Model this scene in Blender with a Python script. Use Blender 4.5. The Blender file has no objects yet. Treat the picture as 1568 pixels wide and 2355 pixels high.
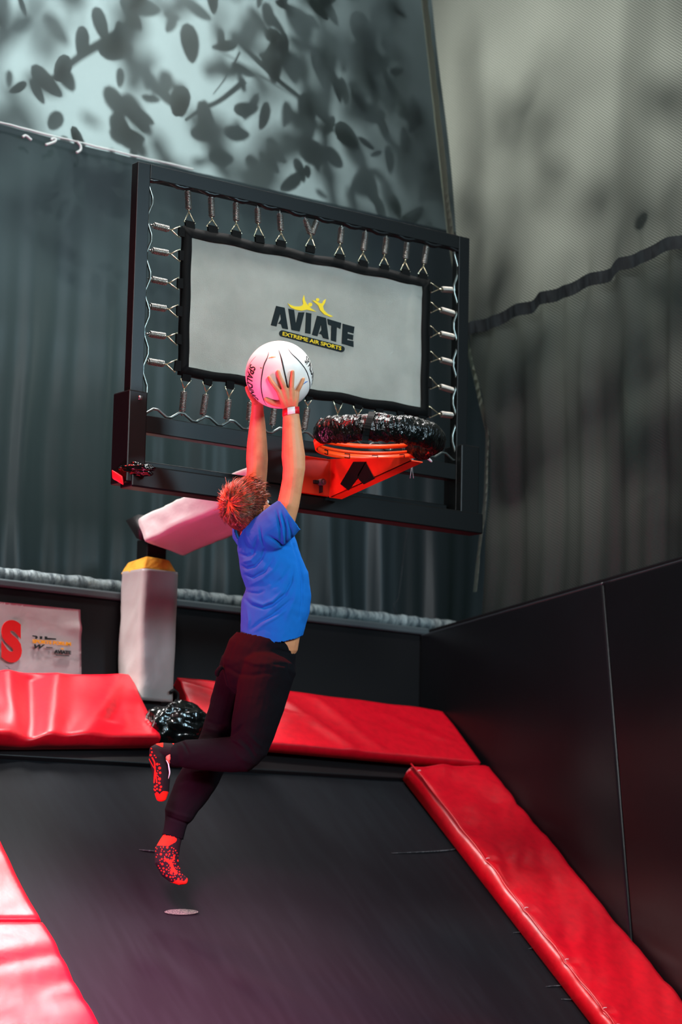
import bpy, bmesh, math, random
import numpy as np
from mathutils import Vector, Matrix
from mathutils.geometry import tessellate_polygon

# ------------------------------------------------------------------ camera, light, exposure
SC = bpy.context.scene
COL = SC.collection
W_, H_ = 1568.0, 2355.0
F = 5553.0                                   # focal length in pixels (85 mm on a 24 mm wide portrait frame)
CX, CY = W_/2, H_/2
def _n(v): v = np.array(v, float); return v/np.linalg.norm(v)
_u = _n([766, 35700, -F])                    # world up seen by the camera
_U = np.array([8200-CX, -(2200-CY), -F]); _U = _n(_U - _u*_U.dot(_u))   # world X (along the backboard)
_V = np.cross(_u, _U)                        # world Y (down the lane, away)
R = np.array([_U, _V, _u])                   # camera -> world
CAM = np.array([0, 0, 1.5])

cd = bpy.data.cameras.new('camera')
cd.sensor_fit = 'HORIZONTAL'; cd.sensor_width = 24.0; cd.lens = F/W_*24.0
cd.clip_start = 0.1; cd.clip_end = 100
cam = bpy.data.objects.new('camera', cd); COL.objects.link(cam)
cam.matrix_world = Matrix.Translation(Vector(CAM)) @ Matrix(R.tolist()).to_4x4()
cd.dof.use_dof = True; cd.dof.focus_distance = 9.0; cd.dof.aperture_fstop = 2.4
SC.camera = cam
SC.view_settings.view_transform = 'Standard'; SC.view_settings.look = 'None'
SC.view_settings.gamma = 1.0; SC.view_settings.use_curve_mapping = False
SC.view_settings.exposure = 0.0

world = bpy.data.worlds.new('world'); SC.world = world; world.use_nodes = True
bg = world.node_tree.nodes['Background']
bg.inputs[0].default_value = (0.55, 0.75, 0.8, 1); bg.inputs[1].default_value = 0.05

def aim(o, tgt):
    d = Vector(tgt) - o.location
    o.rotation_euler = d.to_track_quat('-Z', 'Y').to_euler()
def lamp(name, kind, loc, tgt, energy, color, size=0.5, size_y=None, spot=None, blend=0.5):
    l = bpy.data.lights.new(name, kind); l.energy = energy; l.color = color
    if kind == 'AREA':
        l.size = size
        if size_y: l.shape = 'RECTANGLE'; l.size_y = size_y
    else: l.shadow_soft_size = size
    if kind == 'SPOT': l.spot_size = math.radians(spot); l.spot_blend = blend
    o = bpy.data.objects.new(name, l); COL.objects.link(o); o.location = loc; aim(o, tgt)
    return o
# daylight outside, behind the shade-cloth nets (filtered by the tree)
lamp('daylight_behind_back_net', 'SPOT', (4.6, 15.5, 7.6), (5.4, 9.5, 5.1), 4600, (0.84, 0.97, 1.0), 0.22, spot=38, blend=1.0)
lamp('open_sky_behind_back_net', 'AREA', (5.0, 13.5, 7.5), (5.4, 9.5, 5.2), 170, (0.80, 0.95, 1.0), 3.0)
lamp('daylight_behind_side_net', 'SPOT', (13.0, 9.0, 7.0), (7.4, 8.2, 5.0), 2400, (0.97, 1.0, 0.93), 0.5, spot=34, blend=1.0)
# lamps inside; the fills, red spots and glare spots are added
lamp('white_ceiling_lamp', 'AREA', (4.9, 7.1, 7.6), (5.1, 7.2, 2.5), 300, (1.0, 0.97, 0.94), 0.5)
lamp('pad_glare_spot', 'SPOT', (6.6, 8.9, 6.9), (4.2, 7.4, 1.3), 4300, (1.0, 0.98, 0.96), 1.4, spot=26, blend=0.8)  # added spot, throws the pale glare on the left pads
lamp('front_fill', 'AREA', (3.6, 0.6, 5.2), (5.6, 7.6, 3.1), 330, (0.93, 0.97, 1.0), 1.2)  # added fill from the camera side, brightens the white mat
lamp('cool_side_lamp', 'AREA', (7.0, 3.0, 4.6), (5.3, 7.4, 2.3), 130, (0.55, 0.84, 1.0), 0.6)
lamp('red_bounce_spot', 'SPOT', (2.9, 7.78, 5.7), (5.0, 7.25, 2.7), 650, (1.0, 0.03, 0.03), 0.12, spot=36, blend=0.7)  # added red spot standing in for bounce off the pads
lamp('red_hair_accent', 'SPOT', (3.0, 7.80, 5.6), (4.89, 7.22, 2.86), 4200, (1.0, 0.03, 0.02), 0.05, spot=10.5, blend=0.6)  # added narrow spot that reddens the hair
lamp('low_bounce_fill', 'AREA', (2.7, 7.75, 1.3), (5.1, 7.3, 2.1), 135, (1.0, 0.12, 0.36), 0.5)  # added fill for red bounce from low left, tints shirt and undersides
lamp('magenta_bed_tint', 'SPOT', (3.0, 5.4, 2.6), (4.65, 7.05, 1.0), 5200, (1.0, 0.22, 0.45), 0.3, spot=42, blend=1.0)  # added spot that tints the lower left of the bed
lamp('left_pad_sun_spot', 'SPOT', (2.2, 7.6, 6.8), (3.9, 7.3, 1.3), 3500, (1.0, 0.94, 0.9), 0.2, spot=24, blend=0.35)  # added spot standing in for a sunbeam on the left pads
lamp('back_pad_glint_spot', 'SPOT', (3.6, 9.1, 4.5), (5.2, 8.65, 2.2), 1300, (1.0, 0.95, 0.93), 0.4, spot=36, blend=0.5)  # added spot, placed so the pad folds mirror white highlights

# ------------------------------------------------------------------ pixel <-> world helpers
def ray(px, py): return R @ np.array([(px-CX)/F, -(py-CY)/F, -1.0])
def PY(px, py, Y): d = ray(px, py); return CAM + d*(Y-CAM[1])/d[1]
def PX(px, py, X): d = ray(px, py); return CAM + d*(X-CAM[0])/d[0]
def PD(px, py, D): return CAM + ray(px, py)*D
FW, RT, UP = R@[0, 0, -1.0], R@[1.0, 0, 0], R@[0, 1.0, 0]
def proj(P):
    c = (np.asarray(P)-CAM) @ R
    return CX+F*c[..., 0]/-c[..., 2], CY-F*c[..., 1]/-c[..., 2], -c[..., 2]

# ------------------------------------------------------------------ materials
def lin(h):
    h = h.lstrip('#'); c = [int(h[i:i+2], 16)/255 for i in (0, 2, 4)]
    return tuple(x/12.92 if x <= 0.04045 else ((x+0.055)/1.055)**2.4 for x in c) + (1,)
def mat(name, col, rough=0.6, spec=0.5, metal=0.0, bump=None, var=None, coat=0.0, sheen=0.0, sss=0.0):
    """bump=(scale, strength, distance, stretch xyz); var=(scale, colour2, lo, hi, stretch)"""
    m = bpy.data.materials.new(name); m.use_nodes = True
    nt = m.node_tree; b = nt.nodes['Principled BSDF']; L = nt.links
    c = lin(col) if isinstance(col, str) else col
    b.inputs['Base Color'].default_value = c
    b.inputs['Roughness'].default_value = rough; b.inputs['Metallic'].default_value = metal
    b.inputs['Specular IOR Level'].default_value = spec
    b.inputs['Coat Weight'].default_value = coat; b.inputs['Coat Roughness'].default_value = 0.15
    b.inputs['Sheen Weight'].default_value = sheen
    if sss: b.inputs['Subsurface Weight'].default_value = sss; b.inputs['Subsurface Radius'].default_value = (0.02, 0.007, 0.004); b.inputs['Subsurface Scale'].default_value = 0.5
    tc = nt.nodes.new('ShaderNodeTexCoord')
    def noise(scale, st, detail=4):
        mp = nt.nodes.new('ShaderNodeMapping'); mp.inputs['Scale'].default_value = st
        n = nt.nodes.new('ShaderNodeTexNoise'); n.inputs['Scale'].default_value = scale; n.inputs['Detail'].default_value = detail
        L.new(tc.outputs['Object'], mp.inputs[0]); L.new(mp.outputs[0], n.inputs['Vector']); return n
    if bump:
        n = noise(bump[0], bump[3] if len(bump) > 3 else (1, 1, 1))
        bp = nt.nodes.new('ShaderNodeBump'); bp.inputs['Strength'].default_value = bump[1]; bp.inputs['Distance'].default_value = bump[2]
        L.new(n.outputs['Fac'], bp.inputs['Height']); L.new(bp.outputs[0], b.inputs['Normal'])
    if var:
        n = noise(var[0], var[4] if len(var) > 4 else (1, 1, 1), 6)
        rp = nt.nodes.new('ShaderNodeMapRange'); rp.inputs[1].default_value = var[2]; rp.inputs[2].default_value = var[3]
        mx = nt.nodes.new('ShaderNodeMix'); mx.data_type = 'RGBA'
        mx.inputs[6].default_value = c; mx.inputs[7].default_value = lin(var[1]) if isinstance(var[1], str) else var[1]
        L.new(n.outputs['Fac'], rp.inputs[0]); L.new(rp.outputs[0], mx.inputs[0]); L.new(mx.outputs[2], b.inputs['Base Color'])
    return m

def net_mat(name, col, trans_col, transl, transp, wave=None, rough=0.7):
    m = bpy.data.materials.new(name); m.use_nodes = True; nt = m.node_tree; L = nt.links
    nt.nodes.clear()
    out = nt.nodes.new('ShaderNodeOutputMaterial')
    di = nt.nodes.new('ShaderNodeBsdfDiffuse'); di.inputs[0].default_value = lin(col)
    gl = nt.nodes.new('ShaderNodeBsdfGlossy'); gl.inputs[0].default_value = (0.5, 0.5, 0.5, 1); gl.inputs['Roughness'].default_value = 0.45
    m0 = nt.nodes.new('ShaderNodeMixShader'); m0.inputs[0].default_value = 0.06
    tl = nt.nodes.new('ShaderNodeBsdfTranslucent'); tl.inputs[0].default_value = lin(trans_col)
    tp = nt.nodes.new('ShaderNodeBsdfTransparent')
    m1 = nt.nodes.new('ShaderNodeMixShader'); m1.inputs[0].default_value = transl
    m2 = nt.nodes.new('ShaderNodeMixShader'); m2.inputs[0].default_value = transp
    L.new(di.outputs[0], m0.inputs[1]); L.new(gl.outputs[0], m0.inputs[2])
    L.new(m0.outputs[0], m1.inputs[1]); L.new(tl.outputs[0], m1.inputs[2])
    L.new(m1.outputs[0], m2.inputs[1]); L.new(tp.outputs[0], m2.inputs[2]); L.new(m2.outputs[0], out.inputs[0])
    if wave:   # woven threads: rows of thicker (opaque) and thinner (open) yarn
        tc = nt.nodes.new('ShaderNodeTexCoord'); mp = nt.nodes.new('ShaderNodeMapping')
        mp.inputs['Rotation'].default_value = wave[1]
        w = nt.nodes.new('ShaderNodeTexWave'); w.inputs['Scale'].default_value = wave[0]; w.bands_direction = 'Z'
        w.inputs['Distortion'].default_value = wave[2]; w.inputs['Detail'].default_value = 1; w.inputs['Detail Scale'].default_value = 0.4
        L.new(tc.outputs['Object'], mp.inputs[0]); L.new(mp.outputs[0], w.inputs['Vector'])
        mr = nt.nodes.new('ShaderNodeMapRange'); mr.inputs[3].default_value = transl*wave[3]; mr.inputs[4].default_value = min(1, transl*wave[4])
        L.new(w.outputs['Fac'], mr.inputs[0]); L.new(mr.outputs[0], m1.inputs[0])
    return m

M = {}
M['frame'] = mat('black_powder_coat', '#070808', 0.4, 0.24, bump=(60, 0.05, 0.001))
M['rod'] = mat('dark_steel_rod', '#6f7673', 0.3, 0.6, 0.9)
M['rod_black'] = mat('black_rod', '#0b0b0c', 0.35, 0.5)
M['spring'] = mat('zinc_spring_steel', '#8f8c86', 0.34, 0.6, 0.85)
M['wire'] = mat('yellow_zinc_wire', '#cfc3a4', 0.3, 0.6, 0.9)
M['mat'] = mat('white_mesh_fabric', '#bdc0b8', 0.85, 0.2, bump=(420, 0.35, 0.002), var=(7, '#aeb1a9', 0.35, 0.7))
M['border'] = mat('black_webbing', '#060707', 0.8, 0.12, bump=(200, 0.3, 0.001))
M['ink'] = mat('black_green_ink', '#0c1719', 0.7, 0.2)
M['yellow'] = mat('yellow_ink', '#dcc02c', 0.7, 0.2)
M['pad'] = mat('red_vinyl', '#bd0018', 0.37, 0.5, bump=(9, 0.16, 0.02), var=(30, '#ab0014', 0.4, 0.7))
M['pad_front'] = mat('red_vinyl_edge', '#b30116', 0.4, 0.5, bump=(14, 0.3, 0.015))
M['thread'] = mat('pale_stitch_thread', '#e7c9c9', 0.6)
M['bed'] = mat('black_bed_fabric', '#131417', 0.6, 0.05, bump=(260, 0.12, 0.001), var=(3.2, '#15171a', 0.42, 0.66, (9, 1.2, 1.2)))
M['scuff'] = mat('grey_scuff', '#54595c', 0.7, 0.3, var=(60, '#2c2f32', 0.42, 0.55))
M['black'] = mat('black_pvc', '#08080a', 0.5, 0.4)
M['wall'] = mat('black_padding_vinyl', '#0a0b0e', 0.36, 0.32, bump=(5, 0.10, 0.02), var=(2.0, '#0c0e12', 0.4, 0.7))
M['wallback'] = mat('dark_grey_padding', '#0c0c0e', 0.55, 0.18, bump=(6, 0.1, 0.01))
M['concrete'] = mat('dark_floor', '#1a1b1c', 0.8, 0.3, var=(4, '#232425', 0.4, 0.6))
M['hem'] = mat('grey_gathered_hem', '#737e80', 0.5, 0.5, bump=(28, 0.7, 0.02, (1.6, 1, 0.6)), var=(22, '#39444a', 0.4, 0.65, (2, 1, 0.5)))
M['rail'] = mat('grey_green_rail', '#3d4649', 0.45, 0.45)
M['banner'] = mat('white_banner', '#d9c9c9', 0.55, 0.35, bump=(3, 0.3, 0.05))
M['bannerred'] = mat('banner_red', '#c00204', 0.6, 0.3)
M['bannerorange'] = mat('banner_orange', '#d8930f', 0.6, 0.3)
M['bannerblack'] = mat('banner_black', '#141414', 0.6, 0.3)
M['grayvinyl'] = mat('light_grey_vinyl', '#8f8886', 0.42, 0.4, bump=(6, 0.25, 0.03), var=(3, '#847c79', 0.4, 0.7))
M['whitevinyl'] = mat('white_vinyl', '#bdb8b5', 0.48, 0.4, bump=(6, 0.25, 0.03))
M['foam'] = mat('yellow_foam', '#d9a13c', 0.9, 0.1, bump=(80, 0.6, 0.006), var=(18, '#b97a22', 0.4, 0.7))
M['plastic'] = mat('black_plastic_sheet', '#060908', 0.17, 0.6, bump=(16, 0.9, 0.014, (1, 1, .5)))
M['tape'] = mat('black_tape', '#050505', 0.55, 0.15)
M['ring'] = mat('orange_steel', '#ff4a10', 0.38, 0.5)
M['ring_shaded'] = mat('orange_steel_shaded', '#bf260a', 0.45, 0.4, var=(9, '#a31b06', 0.4, 0.7))  # same orange steel darkened, the bracket's shade is in this colour
M['bolt'] = mat('bolt_steel', '#777777', 0.35, 0.5, 0.8)
M['ball'] = mat('white_rubber', '#e6e2dc', 0.45, 0.4, bump=(260, 0.12, 0.0015), var=(9, '#d9d3c9', 0.5, 0.75))
M['seam'] = mat('black_rubber_seam', '#1a1a1b', 0.5, 0.4)
M['skin'] = mat('skin', '#cf9066', 0.5, 0.35, bump=(90, 0.06, 0.002), var=(22, '#c27c58', 0.45, 0.7), sss=0.12)
M['shirt'] = mat('blue_cotton', '#166abf', 0.9, 0.1, bump=(300, 0.15, 0.001))
M['pants'] = mat('black_fleece', '#0d0d11', 0.9, 0.08, bump=(250, 0.2, 0.001))
M['hair'] = mat('brown_hair', '#86583a', 0.34, 0.6, var=(60, '#3a2415', 0.35, 0.65, (1, 1, 0.4)))
M['bandred'] = mat('wristband_red', '#d01622', 0.45, 0.4)
M['bandwhite'] = mat('wristband_white', '#ece7e6', 0.45, 0.4)
M['lip'] = mat('lip_pink', '#b5655a', 0.5, 0.35)
M['eye'] = mat('eye_white', '#e5e2dd', 0.25, 0.5)
M['iris'] = mat('eye_iris', '#3b2a1c', 0.25, 0.5)
M['leaf'] = mat('leaf_green', '#31442c', 0.6, 0.3)
M['bark'] = mat('bark', '#4a4036', 0.8, 0.2)
M['strap'] = mat('grey_strap', '#15191c', 0.7, 0.2, var=(10, '#252b2e', 0.4, 0.65, (3, 3, 1)))
M['rope'] = mat('white_rope', '#a9b2b0', 0.7, 0.3)
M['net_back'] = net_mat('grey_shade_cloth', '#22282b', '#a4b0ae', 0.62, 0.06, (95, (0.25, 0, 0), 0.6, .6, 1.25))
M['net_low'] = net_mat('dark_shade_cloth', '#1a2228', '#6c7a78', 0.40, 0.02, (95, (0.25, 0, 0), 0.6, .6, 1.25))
M['net_side'] = net_mat('green_grey_shade_cloth', '#262b29', '#b2b5ac', 0.55, 0.05, (28, (-0.64, 0.0, 0.0), 0.25, .4, 1.5))
M['net_side_low'] = net_mat('green_grey_shade_cloth_lower', '#232928', '#959a92', 0.5, 0.03, (28, (-0.64, 0, 0), 0.25, .4, 1.5))

# ------------------------------------------------------------------ object helpers
def link(name, me, m, parent=None, smooth=True):
    o = bpy.data.objects.new(name, me); COL.objects.link(o)
    for mm in (m if isinstance(m, (list, tuple)) else [m]):
        me.materials.append(mm)
    if smooth:
        for p in me.polygons: p.use_smooth = True
    if parent is not None:
        o.parent = parent; o.matrix_parent_inverse = parent.matrix_world.inverted()
    return o
def obj(name, bm, m, parent=None, smooth=True, flip=True):
    me = bpy.data.meshes.new(name)
    if flip: bmesh.ops.recalc_face_normals(bm, faces=bm.faces[:])
    bm.to_mesh(me); bm.free()
    return link(name, me, m, parent, smooth)
def tag(o, label=None, cat=None, group=None, kind=None):
    if label: o['label'] = label
    if cat: o['category'] = cat
    if group: o['group'] = group
    if kind: o['kind'] = kind
    return o
def empty(name, loc, label, cat, group=None):
    o = bpy.data.objects.new(name, None); COL.objects.link(o); o.location = Vector(loc); o.empty_display_size = 0.1
    bpy.context.view_layer.update()
    return tag(o, label, cat, group)
def struct(name, bm, m, smooth=False):
    return tag(obj(name, bm, m, None, smooth), kind='structure')

def V3(p): return Vector((float(p[0]), float(p[1]), float(p[2])))
def hexa(bm, pts, bevel=0.0, seg=2):
    """8 corner points: bottom 4 (ccw), top 4"""
    vs = [bm.verts.new(V3(p)) for p in pts]
    fs = [(0, 3, 2, 1), (4, 5, 6, 7), (0, 1, 5, 4), (1, 2, 6, 5), (2, 3, 7, 6), (3, 0, 4, 7)]
    faces = [bm.faces.new([vs[i] for i in f]) for f in fs]
    if bevel:
        es = list({e for f in faces for e in f.edges})
        bmesh.ops.bevel(bm, geom=es, offset=bevel, segments=seg, profile=0.5, affect='EDGES')
def box(bm, x0, x1, y0, y1, z0, z1, bevel=0.0):
    hexa(bm, [(x0, y0, z0), (x1, y0, z0), (x1, y1, z0), (x0, y1, z0), (x0, y0, z1), (x1, y0, z1), (x1, y1, z1), (x0, y1, z1)], bevel)
def prism(bm, poly, off):
    """closed polygon (3D points) extruded by vector off"""
    a = [bm.verts.new(V3(p)) for p in poly]; b = [bm.verts.new(V3(np.asarray(p)+off)) for p in poly]
    n = len(a)
    tris = tessellate_polygon([[V3(p) for p in poly]])
    for t in tris:
        for vv in ([a[k] for k in t], [b[k] for k in t[::-1]]):
            try: bm.faces.new(vv)
            except ValueError: pass
    for i in range(n): bm.faces.new([a[i], b[i], b[(i+1) % n], a[(i+1) % n]])
def frames(P):
    P = np.asarray(P, float); n = len(P)
    T = np.array([_n(P[min(i+1, n-1)]-P[max(i-1, 0)]) for i in range(n)])
    a = np.cross(T[0], [0, 0, 1.0])
    if np.linalg.norm(a) < 0.2: a = np.cross(T[0], [1.0, 0, 0])
    a = _n(a); out = []
    for i in range(n):
        a = _n(a - T[i]*a.dot(T[i])); out.append((a, np.cross(T[i], a)))
    return P, T, out
def tube(bm, P, r, seg=8, close=False, cap=True):
    P, T, fr = frames(P); n = len(P)
    rr = r if hasattr(r, '__len__') else [r]*n
    rings = []
    for i in range(n):
        a, b = fr[i]
        rings.append([bm.verts.new(V3(P[i]+rr[i]*(a*math.cos(t)+b*math.sin(t)))) for t in [2*math.pi*k/seg for k in range(seg)]])
    for i in range(n-1 + (1 if close else 0)):
        A, B = rings[i], rings[(i+1) % n]
        for k in range(seg): bm.faces.new([A[k], A[(k+1) % seg], B[(k+1) % seg], B[k]])
    if cap and not close:
        bm.faces.new(rings[0][::-1]); bm.faces.new(rings[-1])
def smoothpath(P, sub=6):
    P = [np.asarray(p, float) for p in P]; out = []
    for i in range(len(P)-1):
        p0, p1, p2, p3 = P[max(i-1, 0)], P[i], P[i+1], P[min(i+2, len(P)-1)]
        for k in range(sub):
            t = k/sub
            out.append(0.5*((2*p1)+(-p0+p2)*t+(2*p0-5*p1+4*p2-p3)*t*t+(-p0+3*p1-3*p2+p3)*t**3))
    out.append(P[-1]); return out
def grid(bm, c00, c10, c11, c01, nu, nv, disp=None, nrm=None):
    c00, c10, c11, c01 = [np.asarray(c, float) for c in (c00, c10, c11, c01)]
    if nrm is None: nrm = _n(np.cross(c10-c00, c01-c00))
    V = []
    for j in range(nv+1):
        row = []
        for i in range(nu+1):
            u, v = i/nu, j/nv
            p = (c00*(1-u)+c10*u)*(1-v)+(c01*(1-u)+c11*u)*v
            if disp: p = p+nrm*disp(u, v, p)
            row.append(bm.verts.new(V3(p)))
        V.append(row)
    for j in range(nv):
        for i in range(nu): bm.faces.new([V[j][i], V[j][i+1], V[j+1][i+1], V[j+1][i]])
    return V
def blob(c, rad, amp=0.25, seed=0.0, axes=None, nu=64, nv=44, droop=0.0):
    bm = bmesh.new(); ax_ = axes or ((1, 0, 0), (0, 1, 0), (0, 0, 1)); rg = []
    def r3(d): return vn(d[0]*2.2+seed, d[1]*2.2+d[2]*1.3)+vn(d[2]*2.4+seed, d[0]*1.7-d[1]*2)+.5*(vn(d[0]*6+seed, d[2]*5)+vn(d[1]*6, d[2]*6+seed))
    for j in range(nv+1):
        th = math.pi*(j+.001)/(nv+.002); row = []
        for i in range(nu):
            ph = 2*math.pi*i/nu; d = (math.sin(th)*math.cos(ph), math.sin(th)*math.sin(ph), math.cos(th)); k = 1+amp*r3(d)
            p = np.array(c, float)+sum(np.array(a)*rad[q]*d[q]*k for q, a in enumerate(ax_)); p[2] -= droop*max(0, -d[2])*abs(d[0])
            row.append(bm.verts.new(V3(p)))
        rg.append(row)
    for j in range(nv):
        for i in range(nu): bm.faces.new([rg[j][i], rg[j][(i+1) % nu], rg[j+1][(i+1) % nu], rg[j+1][i]])
    bmesh.ops.remove_doubles(bm, verts=bm.verts[:], dist=1e-4)
    return bm
# cheap smooth value noise
_rs = np.random.RandomState(5); _T = _rs.rand(64, 64)
def vn(x, y):
    xi, yi = math.floor(x), math.floor(y); fx, fy = x-xi, y-yi
    fx = fx*fx*(3-2*fx); fy = fy*fy*(3-2*fy)
    g = lambda a, b: _T[a % 64, b % 64]
    return (g(xi, yi)*(1-fx)+g(xi+1, yi)*fx)*(1-fy)+(g(xi, yi+1)*(1-fx)+g(xi+1, yi+1)*fx)*fy - 0.5
def segdist(px, py, poly):
    """distance arrays to a polyline in the plane and the parameter along it 0..1"""
    best = np.full(px.shape, 1e9); par = np.zeros(px.shape); n = len(poly)-1
    for i in range(n):
        ax, ay = poly[i]; bx, by = poly[i+1]; dx, dy = bx-ax, by-ay
        t = np.clip(((px-ax)*dx+(py-ay)*dy)/(dx*dx+dy*dy+1e-9), 0, 1)
        d = np.hypot(px-ax-t*dx, py-ay-t*dy)
        m = d < best; best[m] = d[m]; par[m] = ((i+t)/n)[m]
    return best, par
def text_mesh(s, offset=0.0, shear=0.0):
    c = bpy.data.curves.new('t', 'FONT'); c.body = s; c.size = 1.0; c.offset = offset; c.shear = shear; c.resolution_u = 6
    o = bpy.data.objects.new('t', c); COL.objects.link(o)
    dg = bpy.context.evaluated_depsgraph_get(); dg.update()
    me = bpy.data.meshes.new_from_object(o.evaluated_get(dg))
    V = np.array([v.co[:] for v in me.vertices]); Fc = [tuple(p.vertices) for p in me.polygons]
    bpy.data.objects.remove(o); bpy.data.curves.remove(c); bpy.data.meshes.remove(me)
    mn, mx = V.min(0), V.max(0)
    V = (V-mn); V[:, 0] /= (mx-mn)[0]; V[:, 1] /= (mx-mn)[1]
    return V, Fc
def flat_text(bm, s, P0, P1, upv, offset=0.02, shear=0.0, lift=None):
    V, Fc = text_mesh(s, offset, shear)
    P0, P1, upv = map(np.asarray, (P0, P1, upv))
    vs = [bm.verts.new(V3(P0+(P1-P0)*v[0]+upv*v[1])) for v in V]
    for f in Fc:
        try: bm.faces.new([vs[i] for i in f])
        except ValueError: pass
    if lift is not None:
        r = bmesh.ops.extrude_face_region(bm, geom=bm.faces[:])
        bmesh.ops.translate(bm, vec=V3(lift), verts=[g for g in r['geom'] if isinstance(g, bmesh.types.BMVert)])

# ------------------------------------------------------------------ the lane: incline geometry
XR = 7.292                                     # face of the right-hand padding
PA = PX(1020, 1635, XR); PB = PX(1568, 2290, XR)
INC = _n([0, PB[1]-PA[1], PB[2]-PA[2]])        # down the incline
NI = _n([0, -INC[2], INC[1]]); NI = NI if NI[2] > 0 else -NI
def PN(px, py, off=0.0):
    d = ray(px, py); o = PA+NI*off; return CAM+d*((o-CAM)@NI)/(d@NI)
def ON(x, y, off=0.0):                         # point on the incline plane at lane position x, y
    t = (y-PA[1])/INC[1]; return np.array([x, 0, 0])+np.array([0, PA[1], PA[2]])+INC*t+NI*off

# floor
bm = bmesh.new(); box(bm, 0.5, 12, -1.0, 12, -0.1, 0.0); struct('floor', bm, M['concrete'])
# back wall: dark padding under the net
bm = bmesh.new()
zl = PY(0, 1350, 9.0); zr = PY(965, 1460, 9.0)
x0b, x1b = 3.2, XR+0.05
zz = lambda x: zl[2]+(zr[2]-zl[2])*(x-zl[0])/(zr[0]-zl[0])
hexa(bm, [(x0b, 9.0, 0), (x1b, 9.0, 0), (x1b, 9.15, 0), (x0b, 9.15, 0), (x0b, 9.0, zz(x0b)), (x1b, 9.0, zz(x1b)), (x1b, 9.15, zz(x1b)), (x0b, 9.15, zz(x0b))], 0.008)
struct('wall_back', bm, M['wallback'])
# rail along the top of it and the gathered net hem on the rail
bm = bmesh.new()
hexa(bm, [(x0b, 8.985, zz(x0b)+.0), (x1b, 8.985, zz(x1b)), (x1b, 9.2, zz(x1b)), (x0b, 9.2, zz(x0b)), (x0b, 8.985, zz(x0b)+.035), (x1b, 8.985, zz(x1b)+.035), (x1b, 9.2, zz(x1b)+.035), (x0b, 9.2, zz(x0b)+.035)], 0.008)
struct('trim_1', bm, M['rail'])
bm = bmesh.new()
P = []; rr = []
for i in range(260):
    x = x0b+(7.6-x0b)*i/259
    P.append((x, 9.1, zz(x)+0.068+0.004*vn(x*9, 3))); rr.append(0.034+0.006*vn(x*30, 1)+0.005*vn(x*75, 7))
tube(bm, P, rr, 12)
tag(obj('net_hem', bm, M['hem']), 'grey gathered hem of the net lying along the rail above the back padding', 'net hem')

# right padding: two panels with a sloping top and a coping behind
def XZ(px, py): p = PX(px, py, XR); return p[1], p[2]
yA, zA = XZ(965, 1460); yS, zS = XZ(1385, 1345); yE, zE = XZ(1568, 1285)
ySb, zSb = XZ(1450, 2150)
ks = (zE-zA)/(yE-yA); kseam = (ySb-yS)/(zSb-zS)
ztop = lambda y: zA+ks*(y-yA)
yS0 = yS+kseam*(0-zS)
g = 0.0012
bm = bmesh.new()
hexa(bm, [(XR, yS0+g, 0), (XR, 9.0, 0), (XR+.05, 9.0, 0), (XR+.05, yS0+g, 0), (XR, yS+g, ztop(yS)), (XR, 9.0, ztop(9.0)), (XR+.05, 9.0, ztop(9.0)), (XR+.05, yS+g, ztop(yS))], 0.016, 4)
tag(obj('wall_pad', bm, M['wall']), 'black vinyl wall pad on the right between the back corner and the vertical seam', 'wall pad', 'black pads of the right wall')
bm = bmesh.new()
hexa(bm, [(XR, 2.0, 0), (XR, yS0-g, 0), (XR+.05, yS0-g, 0), (XR+.05, 2.0, 0), (XR, 2.0, ztop(2.0)), (XR, yS-g, ztop(yS)), (XR+.05, yS-g, ztop(yS)), (XR+.05, 2.0, ztop(2.0))], 0.016, 4)
tag(obj('wall_pad', bm, M['wall']), 'black vinyl wall pad at the right picture edge, nearer than the vertical seam', 'wall pad', 'black pads of the right wall')
bm = bmesh.new()
hexa(bm, [(XR+.052, 2.0, 0), (XR+.052, 9.3, 0), (XR+.14, 9.3, 0), (XR+.14, 2.0, 0), (XR+.052, 2.0, ztop(2.0)+.03), (XR+.052, 9.3, ztop(9.3)+.03), (XR+.14, 9.3, ztop(9.3)+.03), (XR+.14, 2.0, ztop(2.0)+.03)], 0.006)
struct('wall_right', bm, M['wallback'])
MP = mat('edge_highlight_vinyl', '#262d31', 0.28, 0.9)  # lighter strip added as the bright highlight along the wall pads' top edge
for nm, ya_, yb_ in (('wall_pad', 9.0, yS+g), ('wall_pad.001', yS-g, 2.0)):
    bm = bmesh.new(); tube(bm, [(XR+.006+.0015*vn(y*7, 3), y, ztop(y)-.006+.0012*vn(y*11, 1)) for y in np.linspace(ya_, yb_, 90)], .0055, 8)
    obj('piping_highlight', bm, MP, bpy.data.objects[nm])

# ------------------------------------------------------------------ nets
YN = 9.5
def netdisp(u, v, p):
    return 0.05*vn(p[0]*1.3, p[2]*0.8)+0.016*vn(p[0]*6, p[2]*1.1)
# upper panel of the back net: bottom edge follows the rope
def ropez(x):
    a = PY(0, 305, YN); b = PY(300, 378, YN); return a[2]+(b[2]-a[2])*(x-a[0])/(b[0]-a[0])+0.02*(x-a[0])*(x-b[0])
bm = bmesh.new()
grid(bm, (3.9, YN, 2.6), (8.4, YN, 2.6), (8.4, YN, 7.2), (3.9, YN, 7.2), 90, 90, netdisp)
tag(obj('shade_net', bm, M['net_back']), 'grey shade cloth hung across the back, leaf shadows showing through it', 'net', 'hanging shade nets')
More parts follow.
